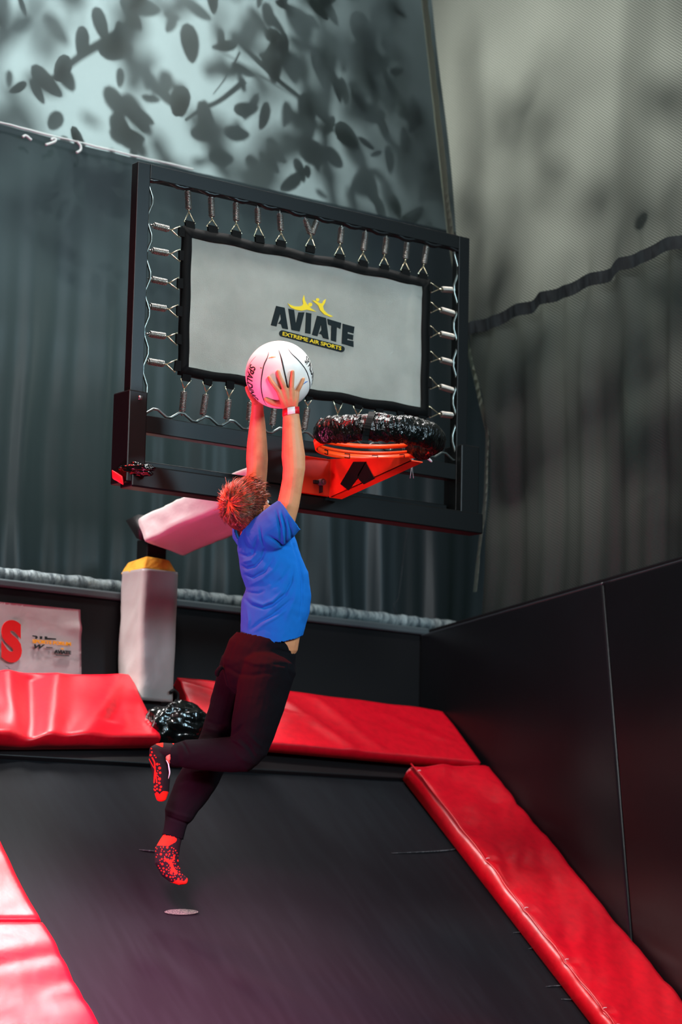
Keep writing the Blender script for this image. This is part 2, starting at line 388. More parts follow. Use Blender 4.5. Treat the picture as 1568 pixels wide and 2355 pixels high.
# second, darker cloth hanging in folds over the lower half
def folds(u, v, p):
    f = (1-v)
    x = p[0]*1.0
    s = 0.0
    for k, (fr, ph, am) in enumerate([(9.0, 0.3, .020), (17.0, 1.7, .012), (29.0, .4, .008), (5.1, 2.2, .02)]):
        s += am*math.sin(fr*x*2+ph+1.2*vn(x*2, p[2]*1.5)+k)
    return s*(0.25+1.0*f)*(0.55+1.3*abs(vn(x*1.7+3, p[2]*.8)))*1.1+0.06*vn(x*2, p[2]*2)
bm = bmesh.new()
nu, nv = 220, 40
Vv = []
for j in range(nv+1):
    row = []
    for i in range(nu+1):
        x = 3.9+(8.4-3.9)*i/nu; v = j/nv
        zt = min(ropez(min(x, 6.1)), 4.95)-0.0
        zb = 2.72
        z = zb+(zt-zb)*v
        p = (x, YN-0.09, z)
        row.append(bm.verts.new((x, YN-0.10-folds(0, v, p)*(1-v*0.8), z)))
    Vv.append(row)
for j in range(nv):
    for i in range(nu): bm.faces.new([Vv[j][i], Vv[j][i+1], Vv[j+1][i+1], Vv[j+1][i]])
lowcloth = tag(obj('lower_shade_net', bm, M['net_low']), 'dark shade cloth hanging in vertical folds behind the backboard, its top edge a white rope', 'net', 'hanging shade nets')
bm = bmesh.new()
P = [(x, YN-0.13, ropez(x)+0.004*vn(x*20, 0)) for x in np.linspace(4.6, 6.15, 60)]
tube(bm, P, [0.004 + 0.004*abs(vn(i*0.35, 4)) for i in range(60)], 8)
obj('edge_rope', bm, M['rope'], lowcloth)['label'] = 'white rope along the top edge'
for q in ([(52, 315), (60, 312), (72, 322)], [(105, 333), (125, 326), (128, 320), (122, 318), (118, 322)], [(176, 351), (185, 345), (185, 335), (180, 328), (180, 325)]):
    bm = bmesh.new(); tube(bm, smoothpath([PY(a, b, YN-0.14) for a, b in q], 5), 0.006, 8)
    obj('tie', bm, M['rope'], lowcloth)
# hanging strand in the lower cloth
bm = bmesh.new(); tube(bm, smoothpath([PY(a, b, 9.25) for a, b in ((940, 1190), (930, 1260), (922, 1330), (915, 1378), (905, 1392), (912, 1418))], 5), 0.0022, 6)
obj('loose_cord', bm, M['strap'], lowcloth)

# right net, free edge a polyline, waved along the strap
XN = 7.42
edge = [(960, -230), (985, 0), (1045, 540), (1085, 780), (1112, 900), (1135, 1000), (1130, 1150), (1112, 1300), (1100, 1420)]
edge3 = [PX(a, b, XN) for a, b in edge]
ez = np.array([p[2] for p in edge3])[::-1]; ey = np.array([p[1] for p in edge3])[::-1]
strap = [(1080, 768), (1120, 752), (1165, 742), (1188, 722), (1240, 708), (1262, 690), (1330, 672), (1352, 655), (1420, 635), (1440, 612), (1500, 590), (1528, 570), (1568, 560), (1620, 548), (1700, 530)]
st3 = [PX(a, b, XN) for a, b in strap]
sy = np.array([p[1] for p in st3])[::-1]; sz = np.array([p[2] for p in st3])[::-1]
bm = bmesh.new()
nu, nv = 130, 150; Vv = []
z0 = 2.70; z1 = 6.8
for j in range(nv+1):
    z = z0+(z1-z0)*j/nv; ye = float(np.interp(z, ez, ey)); row = []
    for i in range(nu+1):
        u = i/nu; y = ye+(5.6-ye)*u
        zs = float(np.interp(y, sy, sz)); d = z-zs
        zr_ = max(z, ztop(y)-0.05)
        x = XN+0.07*vn(y*1.6, z*1.0)+0.02*vn(y*5, z*1.5)
        x += 0.018*math.exp(-(d/0.13)**2)*math.sin(y*38)
        if d < 0:
            a_ = min(1, -d/0.5)
            x += a_*(0.020*math.sin(y*21+3*vn(y*2, z))+0.012*math.sin(y*47+2*vn(y*3, z*2)+z*2))
        row.append(bm.verts.new((x, y, zr_)))
    Vv.append(row)
for j in range(nv):
    for i in range(nu):
        f = bm.faces.new([Vv[j][i], Vv[j][i+1], Vv[j+1][i+1], Vv[j+1][i]])
        c = f.calc_center_median(); f.material_index = 0 if c.z > float(np.interp(c.y, sy, sz)) else 1
side = tag(obj('side_shade_net', bm, [M['net_side'], M['net_side_low']]), 'green-grey woven net above the right wall, crossed by a wavy dark strap', 'net', 'hanging shade nets')
bm = bmesh.new()
pt = []; pb = []
for y in np.linspace(8.78, 5.7, 160):
    zs = float(np.interp(y, sy, sz))+0.006*vn(y*9, 2)
    x = XN-0.035+0.05*vn(y*1.6, zs*1.0)+0.010*math.sin(y*38)
    pt.append(bm.verts.new((x, y, zs+0.030))); pb.append(bm.verts.new((x+0.004, y, zs-0.030)))
for i in range(159): bm.faces.new([pt[i], pt[i+1], pb[i+1], pb[i]])
r = bmesh.ops.solidify(bm, geom=bm.faces[:], thickness=0.006)
obj('strap', bm, M['strap'], side)['label'] = 'dark wavy strap sewn across the net'
bm = bmesh.new()
vt = []
zs_ = np.linspace(2.9, 6.7, 90)
for z in zs_:
    y = float(np.interp(z, ez, ey)); w = 0.045 if z > 4.2 else 0.02
    vt.append((bm.verts.new((XN-0.04, y+0.01, z)), bm.verts.new((XN-0.045+0.01*vn(z*12, 0), y-w, z))))
for i in range(len(vt)-1): bm.faces.new([vt[i][0], vt[i+1][0], vt[i+1][1], vt[i][1]])
bmesh.ops.solidify(bm, geom=bm.faces[:], thickness=0.006)
obj('edge_hem', bm, net_mat('pale_hem', '#5d6a62', '#b9c4b4', 0.4, 0.0), side)['label'] = 'pale folded hem of the free edge'

# ------------------------------------------------------------------ tree behind the net: its leaves throw the shadows on the cloth
random.seed(11)
def leaf(bm, c, L, Wd, d1, nrm):
    d1 = _n(d1); d2 = _n(np.cross(nrm, d1)); n = 12
    nn = np.cross(d1, d2)
    vs = []
    for k in range(n):
        t = 2*math.pi*k/n
        a, b = math.cos(t), math.sin(t)
        vs.append(bm.verts.new(V3(c+d1*L*a+d2*Wd*b*(1-0.25*a)+nn*0.12*L*a*a)))
    bm.faces.new(vs)
bm = bmesh.new()
LP = np.array([4.6, 15.5, 7.6])
for i in range(470):
    while True:
        tx, ty = random.uniform(-60, 1150), random.uniform(-60, 760)
        dens = (0.30+0.7*min(1, tx/900))*(1.0 if ty < 520 else 0.45)
        if random.random() < dens: break
    far = random.random()
    back = 0.05+0.25*far if random.random() < 0.5 else 0.3+1.3*far
    tgt = PY(tx, ty, YN)
    dirv = _n(LP-tgt); c = tgt+dirv*(back/dirv[1])
    L = random.uniform(0.036, 0.10)*(1+0.15*back); Wd = L*random.uniform(0.3, 0.62)
    ang = random.gauss(-0.9, 0.9)
    leaf(bm, c, L, Wd, [math.cos(ang), random.uniform(-.3, .3), math.sin(ang)], [random.uniform(-.3, .3), -1, random.uniform(-.3, .3)])
tree = empty('tree', (6.5, 11.2, 0), 'leafy tree standing outside behind the grey back net, seen as leaf shadows', 'tree')
fol = obj('foliage', bm, M['leaf'], tree, smooth=False, flip=False); fol['kind'] = 'stuff'
def branch(px, back, r, par=tree):
    P = []
    for a, b in px:
        t = PY(a, b, YN); dv = _n(LP-t); P.append(t+dv*(back/dv[1]))
    bm = bmesh.new(); P = smoothpath(P, 5); tube(bm, P, [r*(1-0.6*i/len(P)) for i in range(len(P))], 6); obj('branch', bm, M['bark'], par)
branch([(540, 90), (620, 170), (690, 230), (760, 300)], 0.15, 0.018)
branch([(760, 300), (700, 240), (560, 150), (490, 110)], 0.3, 0.006)
branch([(310, 40), (260, 80), (180, 130), (120, 180)], 0.25, 0.028)
branch([(560, 185), (500, 230), (455, 250), (420, 275)], 0.12, 0.014)
branch([(548, 120), (520, 170), (485, 215)], 0.1, 0.006)
branch([(780, 560), (740, 330), (760, 120), (700, -80)], 0.8, 0.035)
branch([(1000, 420), (880, 300), (860, 120), (900, -80)], 0.6, 0.03)
bm = bmesh.new(); tube(bm, smoothpath([(6.5, 11.2, 0), (6.6, 11.2, 2), (6.9, 11.3, 4), (7.2, 11.2, 6)], 6), 0.09, 12)
obj('trunk', bm, M['bark'], tree)
# bushes outside the right net (soft blotches on it)
shrub = empty('shrub', (8.6, 8.0, 0), 'bushy shrub standing outside behind the right green-grey net', 'shrub')
bm = bmesh.new(); random.seed(4)
LS = np.array([13.0, 9.0, 7.0])
for k in range(26):
    t0 = np.array([XN, random.uniform(6.9, 9.0), random.uniform(2.9, 5.6)]); cl = random.uniform(.12, .3)
    for i in range(11):
        t = t0+np.array([0, random.gauss(0, cl), random.gauss(0, cl*1.3)]); f = random.uniform(.16, .42)
        L = random.uniform(.04, .12)
        leaf(bm, t+(LS-t)*f, L, L*.55, [random.uniform(-.3, .3), random.uniform(-1, 1), random.uniform(-1, 1)], [1, random.uniform(-.3, .3), random.uniform(-.3, .3)])
leaf(bm, PX(1480, 505, XN)+(LS-PX(1480, 505, XN))*.03, .055, .035, [0, -.5, .7], [1, 0, 0])
fo = obj('foliage', bm, M['leaf'], shrub, smooth=False, flip=False); fo['kind'] = 'stuff'
bm = bmesh.new()
for k in range(3): tube(bm, smoothpath([(8.6, 8.0, 0), (8.55, 7.9+.3*k, 2), (8.5, 7.2+.8*k, 4), (8.6, 6.9+k, 6)], 5), 0.03, 8)
obj('stem', bm, M['bark'], shrub)

# ------------------------------------------------------------------ inclined trampoline bed and red pads
BOFF = -0.10
xl, xr_ = 4.43, 6.84
def bedpt(x, y, o=BOFF): return ON(x, y, o)
bm = bmesh.new()
grid(bm, bedpt(3.3, 8.52), bedpt(7.1, 8.52), bedpt(7.1, 6.0), bedpt(3.3, 6.0), 80, 60, lambda u, v, p: 0.004*vn(u*9, v*3))
bed = tag(obj('trampoline_bed', bm, M['bed']), 'inclined black trampoline bed under the jumping child', 'trampoline')
bm = bmesh.new()
hexa(bm, [ON(3.3, 8.46, BOFF-.03), ON(7.28, 8.46, BOFF-.03), ON(7.28, 8.75, BOFF-.03), ON(3.3, 8.75, BOFF-.03), ON(3.3, 8.46, BOFF+.02), ON(7.28, 8.46, BOFF+.02), ON(7.28, 8.75, BOFF+.02), ON(3.3, 8.75, BOFF+.02)], .006)
obj('dark_edge_strip', bm, M['black'], bed)  # dark strip across the bed's upper end, below the back pads
bm = bmesh.new()
for a in range(40):
    for k in range(3):
        pass
c0 = PN(417, 2097, BOFF+0.003)
ringv = []
for k in range(40):
    t = 2*math.pi*k/40
    px, py = 417+39*math.cos(t), 2097+6.5*math.sin(t); ringv.append(bm.verts.new(V3(PN(px, py, BOFF+.004))))
bm.faces.new(ringv)
obj('worn_spot', bm, mat('pale_worn_patch', '#5a5c54', 0.7, 0.3, var=(260, '#303336', 0.45, 0.55)), bed)['label'] = 'pale worn oval mark'
for q in ([(900, 1962), (960, 1960), (1025, 1956), (1062, 1950)], [(320, 1954), (345, 1957), (360, 1958)], [(1180, 2145), (1225, 2143)], [(1215, 2182), (1248, 2178)], [(1255, 2269), (1300, 2266)], [(1290, 2298), (1340, 2300)]):
    bm = bmesh.new(); P = [PN(a, b, BOFF+.003) for a, b in q]
    tube(bm, smoothpath(P, 4), [0.0008+0.0022*math.sin(math.pi*i/(4*(len(P)-1))) for i in range(4*(len(P)-1)+1)], 6)
    obj('scuff', bm, M['scuff'], bed)

def pad(name, quad, thick, disp, label, nu=70, nv=26, group='red vinyl pads around the trampoline', m=None, pinch=None):
    """quad: 4 points on the pad plane (top-left, top-right, bottom-right, bottom-left); rounded padded slab"""
    c00, c10, c11, c01 = [np.asarray(c, float) for c in quad]
    nr = _n(np.cross(c10-c00, c01-c00)); nr = nr if nr@NI > 0 else -nr
    bm = bmesh.new()
    # parameter rows wrap the lower edge and the sides
    lu, lv = np.linalg.norm(c10-c00), np.linalg.norm(c01-c00)
    def prof(s, L):   # s 0..1 -> (pos 0..1, depth) with rounded ends
        rnd = 0.018
        if s < 0.06: t = s/0.06; return 0.0, -thick*(1-t)
        if s > 0.94: t = (s-0.94)/0.06; return 1.0, -thick*t
        t = (s-0.06)/0.88; e = min(t, 1-t)*L
        return t, (-0.5*(rnd-e)**2/rnd if e < rnd else 0)
    G = []
    for j in range(nv+1):
        row = []
        for i in range(nu+1):
            u, du = prof(i/nu, lu); v, dv = prof(j/nv, lv)
            p = (c00*(1-u)+c10*u)*(1-v)+(c01*(1-u)+c11*u)*v
            h = disp(u, v) if (du > -0.02 and dv > -0.02) else disp(u, v)*0.3
            row.append(bm.verts.new(V3(p+nr*(max(du+dv, -thick)+h))))
        G.append(row)
    for j in range(nv):
        for i in range(nu): bm.faces.new([G[j][i], G[j][i+1], G[j+1][i+1], G[j+1][i]])
    bot = [G[0][i] for i in range(nu+1)]+[G[j][nu] for j in range(1, nv+1)]+[G[nv][i] for i in range(nu-1, -1, -1)]+[G[j][0] for j in range(nv-1, 0, -1)]
    bm.faces.new(bot[::-1])
    return tag(obj(name, bm, m or M['pad']), label, 'pad', group)

def crease(u, v, segs):
    s = 0
    for (x0, y0, x1, y1, w, a) in segs:
        dx, dy = x1-x0, y1-y0; t = ((u-x0)*dx+(v-y0)*dy)/(dx*dx+dy*dy); tc = min(1, max(0, t))
        d = math.hypot((u-x0-tc*dx), (v-y0-tc*dy)); s += a*math.exp(-(d/w)**2)
    return s
# left back pad: big fan folds
segsL = [(0.02, 0.05, .28, 1.0, .06, .020), (.35, 0.05, .36, .95, .055, .022), (.60, 0.08, .52, 1.0, .05, .018), (.98, 0.02, .66, 1.0, .07, .016), (.98, .02, .80, .75, .04, -.010), (.18, .0, .40, 1.0, .05, -.012), (.47, .1, .45, 1, .04, -.014)]
pad('edge_pad', [PN(-150, 1540), PN(300, 1550), PN(372, 1694), PN(-190, 1694)], 0.06, lambda u, v: crease(u, v, segsL)+0.006*vn(u*7, v*2),
    'red vinyl edge pad below the white banner, left of the grey post', 110, 40)
segsR = [(0, .1, .4, .5, .035, .010), (.33, .05, .52, .95, .03, .012), (.5, .1, .62, .9, .03, .008), (.08, .6, .3, .3, .03, .008), (.75, .25, .9, .6, .04, .006), (.2, .9, .35, .2, .04, -.008)]
pad('edge_pad', [PN(408, 1556), PN(1018, 1634), PN(1106, 1752), PN(470, 1694)], 0.05, lambda u, v: crease(u, v, segsR)+0.006*vn(u*9, v*3),
    'red vinyl edge pad along the back, from the grey post to the right wall', 120, 34)
# right side pad down the incline
ytop, ybot = PN(1120, 1760)[1], 5.9
def sidedisp(u, v):
    return 0.016*vn(u*2+v*4, v*22)+0.012*(abs(vn(u*2.2+3, v*30+u*5))*2-.4)+0.004*vn(u*5, v*70+u*8)
def seamdips(v): return sum(-0.010*math.exp(-((v-s)/0.004)**2) for s in (.21, .31, .41, .5, .53, .58, .66))
xe = 6.80
pad('side_pad', [PN(944, 1757), PN(1122, 1759), np.array(ON(7.285, ybot)), np.array(ON(6.765, ybot))], 0.085, lambda u, v: sidedisp(u, v)+(seamdips(v) if u < .12 else 0),
    'long red vinyl pad running down the right side against the black wall', 26, 200)
# piping along its inner top edge
bm = bmesh.new(); Pp = []
a, b = np.array(PN(944, 1757)), np.array(ON(6.765, ybot))
for i in range(201):
    t = i/200; Pp.append(a+(b-a)*t+NI*(0.004+0.010*vn(t*34, 0)+0.6*seamdips(t))+np.array([0.002*vn(t*60, 3), 0, 0]))
tube(bm, Pp, 0.0045, 6)
p_ = bpy.data.objects['side_pad']
obj('piping_highlight', bm, M['pad_front'], p_)
for t in (.02, .21, .31, .41, .5, .53, .545, .58, .6, .66, .68, .7):
    bm = bmesh.new(); q = a+(b-a)*t+NI*0.006
    tube(bm, [q+np.array([-.004, 0, .002]), q+np.array([.002, 0, .006]), q+np.array([.012, -.004, .006])], 0.0016, 5); obj('stitch', bm, M['thread'], p_)

# left side pads, sunlit: three lengths with seams
La, Lb = PN(0, 1925), PN(230, 2355)
def leftx(y): return La[0]+(Lb[0]-La[0])*(y-La[1])/(Lb[1]-La[1])
ys = [8.46, PN(50, 2118)[1]+0.01, PN(180, 2280)[1]-0.55, 5.9]
names = ['pale pink-lit red vinyl pad at the left picture edge, upper one beside the bed', 'pale red vinyl pad at the lower left corner, below the cross seam', 'red vinyl pad continuing below the lower left corner']
for k in range(3):
    yt, yb = ys[k]-0.003, ys[k+1]+0.003
    rs = k*7.3
    pad('side_pad', [ON(3.3, yt), ON(leftx(yt), yt), ON(leftx(yb), yb), ON(3.3, yb)], 0.07, lambda u, v: 0.014*vn(u*1.2+rs+v*1, v*6+rs+u*1.0)+0.010*(abs(vn(u*1.5+rs, v*9+2*u))*2-.4), names[k], 60, 60)

# ------------------------------------------------------------------ banner on the back wall
ban = empty('banner', PY(100, 1545, 8.98), 'white banner with a red letter S and small logos on the dark back wall', 'banner')
YB2 = 8.985
BT0, BT1, BB1, BB0 = PY(-170, 1368, YB2), PY(185, 1402, YB2), PY(187, 1556, YB2), PY(-170, 1548, YB2)
bm = bmesh.new()
V = grid(bm, BB0, BB1, BT1, BT0, 60, 26, lambda u, v, p: 0.004*vn(u*6, v*3)+0.010*math.exp(-((v-.72)/.08)**2)*max(0, u-.85)/.15, np.array([0, -1.0, 0]))
bmesh.ops.solidify(bm, geom=bm.faces[:], thickness=0.002)
obj('sheet', bm, M['banner'], ban)
ST = YB2-0.018
def bp(x, y): return PY(x/7.127, 1370+y/7.127, ST)       # zoomed-crop coordinates on the banner
bm = bmesh.new(); up = bp(190, 398)-bp(190, 1095)
flat_text(bm, 'S', bp(25, 1085), bp(360, 1105), up*1.0, 0.06, 0.0, lift=np.array([0, .003, 0])); obj('letter', bm, M['bannerred'], ban, smooth=False)['label'] = 'big red letter S'
def btxt(s, x0, y0, x1, y1, h, m, off=0.04, sh=0.0):
    bm = bmesh.new(); upv = bp(x0, y0-h)-bp(x0, y0); flat_text(bm, s, bp(x0, y0), bp(x1, y1), upv, off, sh, lift=np.array([0, .002, 0])); obj('print', bm, M[m], ban, smooth=False)
btxt('SPORTS FORUM', 535, 775, 1165, 825, 62, 'bannerorange', .05)
btxt('AVIATE', 890, 945, 1165, 965, 62, 'bannerblack', .06)
btxt('W', 560, 865, 740, 870, 70, 'bannerblack', .05, .3)
for q in ([(530, 650), (600, 655), (622, 680), (600, 712), (575, 700), (585, 678), (535, 665)], [(655, 665), (695, 665), (692, 712), (655, 712)], [(735, 665), (775, 670), (778, 690), (920, 700), (922, 722), (735, 718)],
          [(760, 838), (862, 845), (862, 860), (760, 855)], [(920, 968), (1140, 978), (1130, 992), (920, 980)]):
    bm = bmesh.new(); prism(bm, [bp(a, b) for a, b in q], np.array([0, .002, 0])); obj('print', bm, M['bannerblack'], ban, smooth=False)
bm = bmesh.new(); prism(bm, [bp(a, b) for a, b in ((960, 868), (1000, 876), (1010, 850), (1022, 866), (1050, 848), (1035, 872), (1060, 890), (1010, 880))], np.array([0, .002, 0])); obj('print', bm, M['bannerorange'], ban, smooth=False)

# ------------------------------------------------------------------ padded post, arm
post = empty('hoop_post', (5.7, 8.87, 0), 'grey padded square post carrying the hoop, yellow foam showing at its top', 'post')
bm = bmesh.new()
fr_ = 8.78; pl, pr = PY(326, 1450, fr_)[0], PY(410, 1450, fr_)[0]; bk = PX(269, 1450, pl)[1]
zpt, zpb = PY(326, 1306, fr_)[2], PY(400, 1614, fr_)[2]
nz = 46; ns = 9
loop = []
def sq(t):     # rounded square outline, 4*ns points
    pass
rings = []
for j in range(nz+1):
    t = j/nz; z = zpb+(zpt-zpb)*t
    ring_ = []
    cx_, cy_ = (pl+pr)/2, (fr_+bk)/2
    tw = (0.97+0.03*t)
    for k in range(48):
        a = 2*math.pi*k/48; ca, sa = math.cos(a), math.sin(a)
        n_ = 9.0; rr_ = (abs(ca)**n_+abs(sa)**n_)**(-1/n_)
        x = cx_+(pr-pl)/2*ca*rr_*tw; y = cy_+(bk-fr_)/2*sa*rr_*tw
        w = 0.012*vn(x*22+3, z*9+y*8)
        if x < pl+.03: w += 0.012*vn(y*26+z*10, z*10)
        x += w*(-1 if ca < 0 else .3); y += 0.3*w*sa
        zz_ = z + (t > .9)*( -0.02*(1-(y-fr_)/(bk-fr_)))*0
        ring_.append(bm.verts.new((x, y, zz_)))
    rings.append(ring_)
for j in range(nz):
    for k in range(48): bm.faces.new([rings[j][k], rings[j][(k+1) % 48], rings[j+1][(k+1) % 48], rings[j+1][k]])
bm.faces.new(rings[0][::-1]); bm.faces.new(rings[-1])
obj('padding', bm, M['grayvinyl'], post)
bm = bmesh.new()
hexa(bm, [(pl+.002, fr_+.002, zpt), (pr-.002, fr_+.002, zpt-.02), (pr-.002, bk-.002, zpt-.02), (pl+.002, bk-.002, zpt-.01), (pl+.03, fr_+.03, zpt+.06), (pr-.05, fr_+.01, zpt+.05), (pr-.03, bk-.03, zpt+.05), (pl+.03, bk-.02, zpt+.045)], 0.008)
obj('foam_top', bm, M['foam'], post)['label'] = 'yellow foam showing at the top of the padding'
bm = bmesh.new(); box(bm, pl+.04, pl+.14, fr_+.04, fr_+.13, 0, zpt+.14, .006); obj('steel_core', bm, M['frame'], post, smooth=False)
bm = bmesh.new()
q = [PY(a, b, fr_-.012) for a, b in ((400, 1618), (408, 1608), (408, 1596), (400, 1588), (392, 1592))]
tube(bm, smoothpath(q, 4), .008, 8); obj('tie_strap', bm, M['tape'], post)

# arm from the post up to the backboard
xa, xb = 5.50, 5.82
E1 = PX(315, 1190, xa); E2 = PX(333, 1245, xa); ax = (PX(548, 1080, xa)-E1)*1.08
end = 1.0
E3 = E2+np.array([xb-xa, 0.0, 0])
bm = bmesh.new()
c = []
n1, n2 = 30, 8
def armsec(t):
    o = ax*t
    oo = np.array([0, 0.16*(1-t), 0])      # the padding's end is cut obliquely
    p1 = E1+o; p2 = E2+o; p3 = E3+o+oo*1.0+np.array([0, 0, -.02*(1-t)]); p4 = E1+np.array([xb-xa, 0, 0])+o+oo
    return [p1, p2, p3, p4]
secs = []
for i in range(n1+1):
    t = i/n1; q = armsec(t); ring_ = []
    for s in range(4):
        A, B = q[s], q[(s+1) % 4]
        for k in range(n2):
            f = k/n2; p = A+(B-A)*f; e = min(f, 1-f)
            cen = sum(q)/4; p = p+(cen-p)*(0.05*max(0, (0.1-e)/.1))
            p = p+_n(p-cen)*(0.010*vn(t*9+s*5, f*3+s)+0.006*vn(t*22, s*3+f*2))
            ring_.append(bm.verts.new(V3(p)))
    secs.append(ring_)
m_ = 4*n2
for i in range(n1):
    for k in range(m_): 
        f = bm.faces.new([secs[i][k], secs[i][(k+1) % m_], secs[i+1][(k+1) % m_], secs[i+1][k]])
bm.faces.new(secs[0][::-1]); bm.faces.new(secs[-1])
arm = tag(obj('padded_arm', bm, M['whitevinyl']), 'white vinyl padded arm reaching from the post to the back of the backboard', 'arm')
bm = bmesh.new(); 
prism(bm, [PX(289, 1197, 5.53), PX(318, 1183, 5.53), PX(324, 1242, 5.53), PX(314, 1238, 5.53)], np.array([.10, .01, 0])); obj('end_flap', bm, M['black'], arm)
# wrinkled black plastic around the foot of the post
bm = blob(PY(418, 1668, 8.60), (.155, .085, .100), .30, 2.0, droop=.06)
tag(obj('plastic_wrap', bm, M['plastic']), 'glossy black plastic bundled around the foot of the grey post', 'plastic cover')

# ------------------------------------------------------------------ backboard
YF = 7.658
bb = empty('trampoline_backboard', (5.608, YF, 2.985), 'black steel backboard frame with a white sprung fabric panel', 'backboard')
X0, X1, Z1 = 4.772, 6.444, 4.248
bm = bmesh.new()
def uprightbox(bm, xA, xB, y0, y1, zA_, zB_, b=.004): box(bm, xA, xB, y0, y1, zA_, zB_, b)
box(bm, X0, X0+.058, YF, YF+.045, 3.0, Z1, .003); obj('upright', bm, M['frame'], bb, smooth=False)
bm = bmesh.new(); box(bm, X1-.058, X1, YF, YF+.045, 3.0, Z1, .003); obj('upright', bm, M['frame'], bb, smooth=False)
bm = bmesh.new(); box(bm, X0+.058, X1-.058, YF, YF+.045, Z1-.058, Z1, .003); obj('top_beam', bm, M['frame'], bb, smooth=False)
bm = bmesh.new(); box(bm, X0+.058, X1-.058, YF, YF+.05, 3.195, 3.262, .003); obj('middle_beam', bm, M['frame'], bb, smooth=False)
# lower carrier: sleeves and big bottom beam
bm = bmesh.new(); box(bm, X0-.022, X0+.062, YF-.03, YF+.085, 2.99, 3.345, .006); obj('sleeve', bm, M['frame'], bb, smooth=False)
bm = bmesh.new(); box(bm, X1-.055, X1+.045, YF-.03, YF+.085, 3.02, 3.345, .006); obj('sleeve', bm, M['frame'], bb, smooth=False)
bm = bmesh.new(); box(bm, X0+.0, X1+.065, YF-.035, YF+.05, 2.975, 3.062, .006); obj('bottom_beam', bm, M['frame'], bb, smooth=False)
bm = bmesh.new(); box(bm, X0+.06, X1-.06, YF+.052, YF+.09, 3.05, 3.095, .004); obj('rear_beam', bm, M['frame'], bb, smooth=False)
bm = bmesh.new(); box(bm, X0+.02, X0+.035, YF-.034, YF-.02, 3.31, 3.325); 
obj('bolt_hole', bm, M['bolt'], bb)
# crumpled plastic at the lower left corner
bm = blob(PY(318, 1080, YF-.045), (.062, .03, .026), .5, 5.0, axes=(_n(RT*1.0+UP*-.0), (0, 1, 0), _n(UP-RT*.5)), nu=40, nv=26)
obj('plastic_wrap', bm, M['plastic'], bb)['label'] = 'crumpled glossy black plastic at the corner'
bm = bmesh.new(); hexa(bm, [PY(258, 1100, YF-.02), PY(284, 1116, YF-.05), PY(286, 1112, YF+.05), PY(262, 1104, YF+.06), PY(257, 1080, YF-.02), PY(281, 1096, YF-.05), PY(284, 1095, YF+.05), PY(260, 1082, YF+.06)], .003)
obj('corner_tape', bm, M['bandred'], bb)['label'] = 'red tape at the lower left corner'

# sprung mat
c4 = [PY(421, 519, YF+.02), PY(987.6, 643, YF+.02), PY(983, 961, YF+.02), PY(411.5, 861, YF+.02)]
i4 = [PY(437.5, 546, YF+.01), PY(970, 659, YF+.01), PY(967, 938, YF+.01), PY(430, 845, YF+.01)]
NF = np.array([0, -1.0, 0])
bm = bmesh.new()
def matdisp(u, v, p): return 0.002*vn(u*7, v*4)+(0.006*math.exp(-((v-.93)/.04)**2)*(0.4+vn(u*9, 1))+0.005*math.exp(-((u-.95)/.015)**2))
grid(bm, i4[3]+[-.01, 0, -.01], i4[2]+[.01, 0, -.01], i4[1]+[.01, 0, .01], i4[0]+[-.01, 0, .01], 80, 50, matdisp, NF)
bmesh.ops.solidify(bm, geom=bm.faces[:], thickness=0.003)
mt = obj('mat', bm, M['mat'], bb); mt['label'] = 'white woven fabric panel with a black and yellow logo'
bm = bmesh.new()
def wav(k, t): return (0.0045 if k % 2 == 0 else 0.0018)*math.sin(t*math.pi*(9 if k % 2 == 0 else 5)+k*2)
ring1 = []; ring2 = []
for e in range(4):
    A, B = c4[e], c4[(e+1) % 4]; a2, b2 = i4[e], i4[(e+1) % 4]
    inw = [(0, 0, -1), (-1, 0, 0), (0, 0, 1), (1, 0, 0)][e]
    for k in range(30):
        t = k/30; edge_ = min(t, 1-t)*8; edge_ = min(1, edge_)
        ring1.append(A+(B-A)*t+np.array(inw)*wav(e, t)*edge_); ring2.append(a2+(b2-a2)*t+np.array(inw)*wav(e, t)*edge_*.8)
va = [bm.verts.new(V3(p+NF*.006)) for p in ring1]; vb = [bm.verts.new(V3(p+NF*.012)) for p in ring2]
vc = [bm.verts.new(V3(p+NF*-.012)) for p in ring1]; vd = [bm.verts.new(V3(p+NF*-.012)) for p in ring2]
n = len(va)
for i in range(n):
    j = (i+1) % n
    bm.faces.new([va[i], va[j], vb[j], vb[i]]); bm.faces.new([vc[j], vc[i], vd[i], vd[j]])
    bm.faces.new([va[j], va[i], vc[i], vc[j]]); bm.faces.new([vb[i], vb[j], vd[j], vd[i]])
obj('border', bm, M['border'], mt)['label'] = 'black webbing border'
# logo, as printed on the mat (crop coordinates: 600 + x/6.533, 660 + y/6.533)
YL = YF+.007
def lp(x, y, y3=YL): return PY(600+x/6.533, 660+y/6.533, y3)
letters = {
 'A': [(230,283),(358,312),(410,637),(325,620),(306,562),(262,549),(303,482),(292,393),(235,592),(150,573)],
 'V': [(412,325),(500,345),(525,550),(565,380),(655,380),(583,668),(462,645)],
 'I': [(680,383),(760,398),(745,705),(665,690)],
 'A2': [(845,430),(978,465),(1020,788),(935,765),(915,712),(872,700),(913,645),(905,560),(850,740),(768,718)],
 'T': [(1000,478),(1208,540),(1195,627),(1142,602),(1130,822),(1052,800),(1060,582),(1012,562)],
 'E': [(1230,550),(1407,598),(1392,698),(1306,672),(1302,700),(1388,722),(1383,796),(1304,772),(1298,795),(1390,815),(1392,902),(1215,850)]}
for k, poly in letters.items():
    bm = bmesh.new(); prism(bm, [lp(a, b) for a, b in poly], np.array([0, .002, 0])); obj('logo_letter', bm, M['ink'], mt, smooth=False)
